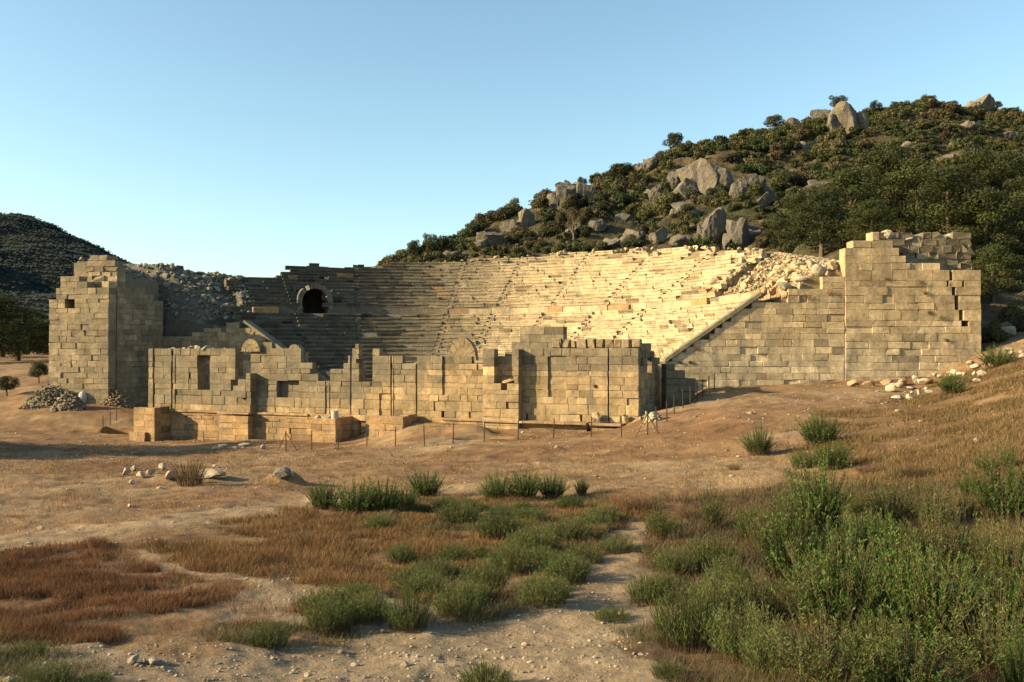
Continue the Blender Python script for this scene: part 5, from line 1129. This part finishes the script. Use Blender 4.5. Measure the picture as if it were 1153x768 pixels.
PL_ = [('U',362,574,44,30,'leftmost upright dark green shrub of the row in the middle ground',G1),('U',400,582,56,38,'tall upright green shrub, second in the row of the middle ground',G1),('U',430,582,54,42,'tallest bright upright shrub of the middle-ground row',G1),('U',478,562,46,30,'rounded dark green shrub at the right end of the left row',G1),('U',455,575,34,24,'low green shrub between the tallest and the rounded one',G1),
 ('U',560,566,44,30,'dark green shrub left in the right-hand row of the middle ground',G1),('U',590,566,46,32,'upright green shrub in the middle of the right-hand row',G1),('U',622,564,40,28,'dense green shrub right of the middle of the right-hand row',G1),('U',655,560,18,20,'narrow dark green shrub at the end of the right-hand row',G1),
 ('U',858,514,38,30,'dark green shrub standing alone on the earth right of centre',G1),('U',928,502,56,34,'broad green shrub on the earth below the right tower',G1),('U',942,530,48,32,'bright green shrub just in front of the broad one below the tower',G1),('F',908,528,36,20,'low pale shrub left of the bright one below the tower',G1),
 ('U',1076,444,34,22,'dark green bush on the slope at the foot of the tower',G1),('U',1128,412,40,22,'green shrub on the slope right of the tower, uppermost',G1),('F',1075,430,24,10,'small green tuft among stones below the tower corner',G1),
 ('R',1112,532,26,24,'small olive shrub in the dry grass at the right',G1),('R',1140,530,30,30,'upright olive shrub in the dry grass near the right edge',G1),('U',1140,590,84,58,'large bright shrub at the right edge above the thicket',G2),('U',1096,560,30,20,'low green shrub left of the large bright one at the right',G2),
 ('U',926,600,84,64,'big rounded green shrub standing at the top of the thicket',G2),('R',893,605,60,44,'reddish-stemmed shrub left of the big rounded one',G2),('R',1010,590,70,44,'olive shrub with red stems right of the big rounded one',G2),('R',1060,600,80,44,'dark olive shrub at the upper right of the thicket',G2),('D',965,570,40,22,'dry brown shrub behind the big rounded one',G2),
 ('U',900,665,110,76,'bright leafy shrub in the left middle of the thicket',G2),('U',985,660,100,64,'dark leafy shrub in the centre of the thicket',G2),('R',1075,660,110,70,'olive shrub right of the centre of the thicket',G2),('R',1145,680,90,78,'tall reddish shrub at the right edge of the thicket',G2),('U',850,615,50,34,'small green shrub left of the thicket',G2),('D',856,622,40,46,'brown dried shrub with thin stems left of the thicket',G2),
 ('U',960,732,150,96,'largest bright shrub at the front of the thicket',G2),('U',1060,742,140,92,'dark green shrub at the front right of the thicket',G2),('R',1135,768,130,90,'olive shrub in the lower right corner',G2),('U',1020,700,110,74,'green shrub behind the largest one of the thicket',G2),('R',940,795,150,90,'olive brown shrub cut by the bottom edge, right of centre',G2),('U',1040,800,150,80,'green shrub cut by the bottom edge at the right',G2),('U',1120,715,110,74,'green shrub low at the right edge',G2),('R',860,700,80,40,'low olive shrub at the left border of the thicket',G2),
 ('F',298,730,58,28,'leftmost feathery green clump near the front',G3),('F',368,718,64,40,'feathery green clump second from the left near the front',G3),('F',412,704,60,34,'pale feathery clump between two larger ones near the front',G3),('F',458,712,62,42,'feathery clump left of the middle, rounded',G3),('F',516,698,66,42,'feathery clump in the middle of the front row',G3),('F',545,672,66,42,'feathery green clump behind the front row',G3),('F',575,650,60,36,'pale feathery clump halfway up the green strip',G3),('F',612,686,72,38,'wide feathery clump left of the sandy track',G3),('F',640,660,60,30,'low feathery clump beside the sandy track',G3),
 ('F',600,628,70,34,'feathery clump in the upper green strip',G3),('F',640,612,64,26,'low feathery clump at the top right of the green strip',G3),('F',560,608,60,28,'feathery clump below the right-hand shrub row',G3),('F',515,592,60,26,'feathery clump below the rounded dark shrub',G3),('F',450,636,42,24,'small feathery clump alone in the dry grass',G3),('F',425,598,40,18,'small pale clump below the tallest upright shrub',G3),('F',680,590,44,20,'small feathery clump at the right of the green strip',G3),('F',746,600,44,22,'small feathery clump right of the sandy track',G3),('F',690,702,50,14,'low sparse clump in the sandy track',G3),
 ('F',736,684,66,34,'feathery clump right of the sandy track, nearest to it',G3),('F',775,738,100,66,'big feathery clump left in the thicket front',G3),('F',762,650,66,32,'feathery clump at the upper left of the thicket',G3),('F',808,706,90,54,'feathery clump between the big one and the thicket',G3),('F',806,645,70,40,'tall feathery clump left of the bright leafy shrub',G3),('F',850,752,110,64,'feathery clump at the front, right of the big one',G3),('F',880,770,110,60,'feathery clump at the bottom left of the thicket',G3),('F',826,668,70,40,'olive feathery clump behind its larger neighbour',G3),
 ('F',546,776,80,26,'feathery clump cut by the bottom edge left of centre',G3),('F',22,748,56,22,'pale feathery clump at the lower left',G3),('F',40,778,80,24,'feathery clump in the lower left corner',G3),('F',100,775,50,14,'low feathery clump right of the corner one',G3),('F',755,768,60,14,'sparse clump at the bottom edge beside the thicket',G3),
 ('D',210,548,48,34,'dark brown dried bush among the pale stones',G1),('D',828,530,20,8,'low brown dried tuft on the earth right of centre',G1),('D',780,585,40,14,'low brown dried tuft at the end of the green strip',G1),('D',990,535,56,14,'greyish dried bush in the grass below the tower',G1),('D',1035,540,46,14,'second greyish dried bush in the grass below the tower',G1),('D',720,578,60,14,'reddish dried tuft on the bare earth at centre right',G1)]
for a in PL_: put_plant(*a)
taken = [hit(a[1], a[2], 5.5)[:2] for a in PL_]; nf = 0; tries = 0
while nf < 20 and tries < 3000:
    tries += 1; px, py = random.uniform(705, 1160), random.uniform(580, 790)
    p = hit(px, py, 5.5); w = p + 0
    if not inside(P_BUSH, np.array([p[0] - .3]), np.array([p[1]]))[0] or (px < 760 and py < 600): continue
    if any((q[0] - p[0]) ** 2 + (q[1] - p[1]) ** 2 < .8 ** 2 for q in taken): continue
    taken.append(p[:2]); nf += 1; k = random.choice('URUF' if px > 850 else 'FFR'); sz = random.uniform(.5, 1.0) * F / p[1]
    where = band(py, (620, 660, 700, 745), ('at the back', 'toward the back', 'in the middle', 'toward the front', 'at the front'))
    put_plant(k, px, py, sz * (1.2 if k == 'F' else 1), sz * (.55 if k == 'F' else .85), {'U': 'bright leafy', 'R': 'reddish olive', 'F': 'feathery'}[k] + ' shrub ' + where + ' of the thicket, ' + band(px, (780, 850, 920, 990, 1060, 1120), ('beside the track', 'left border', 'left part', 'left of centre', 'right of centre', 'right part', 'at the picture edge')), 'smaller shrubs filling the thicket')
taken = [hit(a[1], a[2], 5.5)[:2] for a in PL_]; nf = 0; tries = 0
while nf < 26 and tries < 3000:
    tries += 1; px, py = random.uniform(300, 700), random.uniform(572, 725); p = hit(px, py, 5.5)
    if not inside(P_FGR, np.array([p[0]]), np.array([p[1]]))[0] or any((q[0] - p[0]) ** 2 + (q[1] - p[1]) ** 2 < .75 ** 2 for q in taken): continue
    taken.append(p[:2]); nf += 1; sz = random.uniform(.5, 1.0) * F / p[1]
    put_plant('F', px, py, sz * 1.1, sz * .42, 'small feathery plant ' + band(py, (600, 630, 660, 690), ('at the top', 'in the upper part', 'halfway', 'in the lower part', 'at the bottom')) + ' of the green strip, ' + band(px, (400, 460, 520, 570, 620, 660), ('far left', 'left', 'left of centre', 'centre', 'right of centre', 'right', 'beside the track')), 'small plants of the green strip')
# ---- blades and litter that nobody could count
def wsample(poly, n):
    P = np.array(poly); lo, hi = P.min(0), P.max(0); out = np.zeros((0, 2))
    while len(out) < n:
        q = rng.uniform(lo, hi, (n * 2, 2)); w = q + np.stack([fbm(q[:, 0] * .6, q[:, 1] * .6, 3, 1), fbm(q[:, 0] * .6, q[:, 1] * .6, 3, 2)], -1) * 3.2 + rng.normal(size=q.shape) * .6
        k = inside(poly, w[:, 0], w[:, 1]); kd = rng.random(len(q)) < np.clip(12.0 / np.maximum(q[:, 1], 8), .0, 1) ** 1.1; out = np.concatenate([out, q[k & kd]])
    return out[:n]
def blades(name, poly, n, h, w, tones, label, cat, lean=.6, clump=1.5, thr=-.1, m=M_GRASS, avoid=True):
    q = wsample(poly, int(n * 1.9)); k = fbm(q[:, 0] * clump, q[:, 1] * clump, 3, 3) + rng.normal(size=len(q)) * .12 > thr
    if avoid:
        for pts, wd in WP: k &= seg_dist(pts, q[:, 0], q[:, 1], wd) > .75 + fbm(q[:, 0] * 1.1, q[:, 1] * 1.1, 3, 1) * .9 + rng.random(len(q)) * .3
    q = q[k][:n]; n = len(q); z = H(q[:, 0], q[:, 1]); far = np.clip(q[:, 1] / 14, .8, 4)[:, None]
    P = np.stack([q[:, 0], q[:, 1], z - .01], -1); a = rng.uniform(0, 6.28, n); L = (h * rng.uniform(.3, 1.15, n) * (1 + .7 * sstep(.0, .4, fbm(q[:, 0] * 1.3, q[:, 1] * 1.3, 3, 2))))[:, None]; ln = rng.uniform(.1, lean, n)[:, None]
    up = np.stack([np.cos(a), np.sin(a), np.zeros(n)], -1) * ln + np.array([0, 0, 1.]); sd_ = np.stack([-np.sin(a * 1.7), np.cos(a * 1.7), np.zeros(n)], -1) * w * far * .5
    v = np.stack([P - sd_, P + sd_, P + up * L + sd_ * .35, P + up * L - sd_ * .35], 1).reshape(-1, 3)
    T = np.array(tones); c = T[rng.integers(0, len(T), n)] * (1 + rng.normal(size=(n, 1)) * .18) * (1 + .35 * fbm(q[:, 0] * .8, q[:, 1] * .8, 3)[:, None])
    mb = MB(); mb.add(v, np.arange(n * 4).reshape(-1, 4), np.clip(np.repeat(c, 4, 0), .004, 1)); o = mb.build(name, m); return tag(o, label, cat, kind='stuff')
blades('dead_weeds', P_RED, 110000, .12, .006, [(.12,.056,.028),(.15,.08,.038),(.08,.04,.022),(.2,.125,.062),(.17,.07,.038),(.15,.075,.04)], 'rust-red dead weeds covering the ground at the lower left', 'weeds', lean=.8, clump=.9, thr=.02)
blades('dry_grass', P_DRY, 130000, .13, .006, [(.2,.12,.052),(.15,.08,.034),(.25,.165,.075),(.11,.06,.027)], 'tan dry grass across the middle of the foreground', 'grass', lean=.9, clump=.8, thr=-.02)
blades('dry_grass', P_RSL, 80000, .17, .007, [(.17,.105,.048),(.13,.075,.033),(.22,.155,.08),(.09,.08,.03)], 'pale dry grass on the slope at the right', 'grass', lean=.8, clump=.45, thr=.04)
blades('undergrowth', P_BUSH, 80000, .17, .007, [(.045,.055,.016),(.09,.05,.022),(.035,.04,.014),(.12,.07,.03)], 'mixed green and brown undergrowth beneath the thicket', 'undergrowth', lean=.9, clump=1.0, thr=-.25, m=M_PLANT)
blades('green_grass', P_FGR, 70000, .13, .006, [(.065,.08,.022),(.09,.085,.03),(.05,.055,.02),(.13,.09,.04)], 'sparse green undergrowth between the feathery clumps', 'grass', lean=.9, clump=1.2, thr=.0, m=M_PLANT)
blades('green_grass', P_LEFTB, 9000, .12, .006, [(.09,.1,.035),(.14,.1,.045)], 'sparse green and brown grass in the lower left corner', 'grass', lean=.9, m=M_PLANT)
P_OPEN = wpoly([(-100,600),(-100,505),(130,500),(400,512),(700,500),(900,470),(930,540),(760,575),(500,550),(300,560),(100,605)])
blades('dry_tufts', P_OPEN, 60000, .1, .006, [(.2,.12,.055),(.14,.075,.035),(.26,.17,.08)], 'thin brown tufts of dead grass scattered over the open earth', 'grass', clump=.9, thr=.04)
# pebbles
def pebbles():
    mb = MB(); n = 13000; u = rng.uniform(-.66, .66, n); Y = 8.5 * (75 / 8.5) ** (rng.random(n) ** 1.15); x = u * Y; k = (fbm(x * .25, Y * .25, 3, 1) > -.12) & ~inside(P_BUSH, x, Y) & ~inside(P_RED, x, Y); x, Y = x[k], Y[k]; z = H(x, Y)
    for i in range(len(x)):
        s = (.012 + .02 * rng.random() ** 3) * max(1, Y[i] / 20) * (2.2 if rng.random() < .04 else 1)
        v, f = ICO[1]; v = v * np.array([s, s * .8, s * .55]) * (1 + rng.normal(size=(len(v), 3)) * .15) + (x[i], Y[i], z[i] + s * .2); mb.add(v, f, np.array([.42,.34,.24]) * rng.uniform(.6, 1.3))
    tag(mb.build('pebbles', M_RUBBLE), 'small pale pebbles and chips strewn over the bare earth', 'pebbles', kind='stuff')
pebbles()
# ------------------------------------------------------------------ fences
def fence(posts, label, hpost=1.25, braces=()):
    P = [hit(a, b, 40) for a, b in posts]; root = thing('wire_fence', label, 'fence', P[0]); tops = []
    for k, p in enumerate(P):
        mb = MB(); l = np.array([rng.normal() * .03, rng.normal() * .03, 0]); tube(mb, [p + (0, 0, -.3), p + l + (0, 0, hpost)], .038, .034, (.06, .04, .028), 6); rebase(mb.build('post', M_METAL, root), root); tops.append(p + l + (0, 0, hpost))
        if k in braces:
            for d in ((.75, .1), (-.6, .25)) if k == braces[0] or True else ():
                mb = MB(); tube(mb, [p + (d[0], d[1], -.1), p + (0, 0, hpost * .92)], .022, .022, (.08, .05, .035), 5); rebase(mb.build('brace', M_METAL, root), root)
    mb = MB()
    for h in (.3, .62, .95, 1.18):
        for k in range(len(P) - 1):
            a = P[k] + (0, 0, h); b = P[k + 1] + (0, 0, h); tube(mb, [a, (a + b) / 2 - (0, 0, .03), b], .005, .005, (.12, .09, .07), 3)
    rebase(mb.build('wire', M_METAL, root), root)
fence([(322,508),(351,507),(381,506),(413,503),(445,503),(478,502),(510,499),(545,497),(583,496),(623,494),(666,492),(700,492),(729,490),(740,482),(751,475),(759,466),(769,460),(777,456),(785,451),(791,447),(798,443),(804,439),(811,436),(818,433),(827,431)], 'long wire fence on thin rusty posts running before the stage building', braces=(0, 12, 24))
fence([(116,485),(124,479),(131,474)], 'short fence of three thin posts left of the podium block')
print('objects', len(bpy.data.objects))
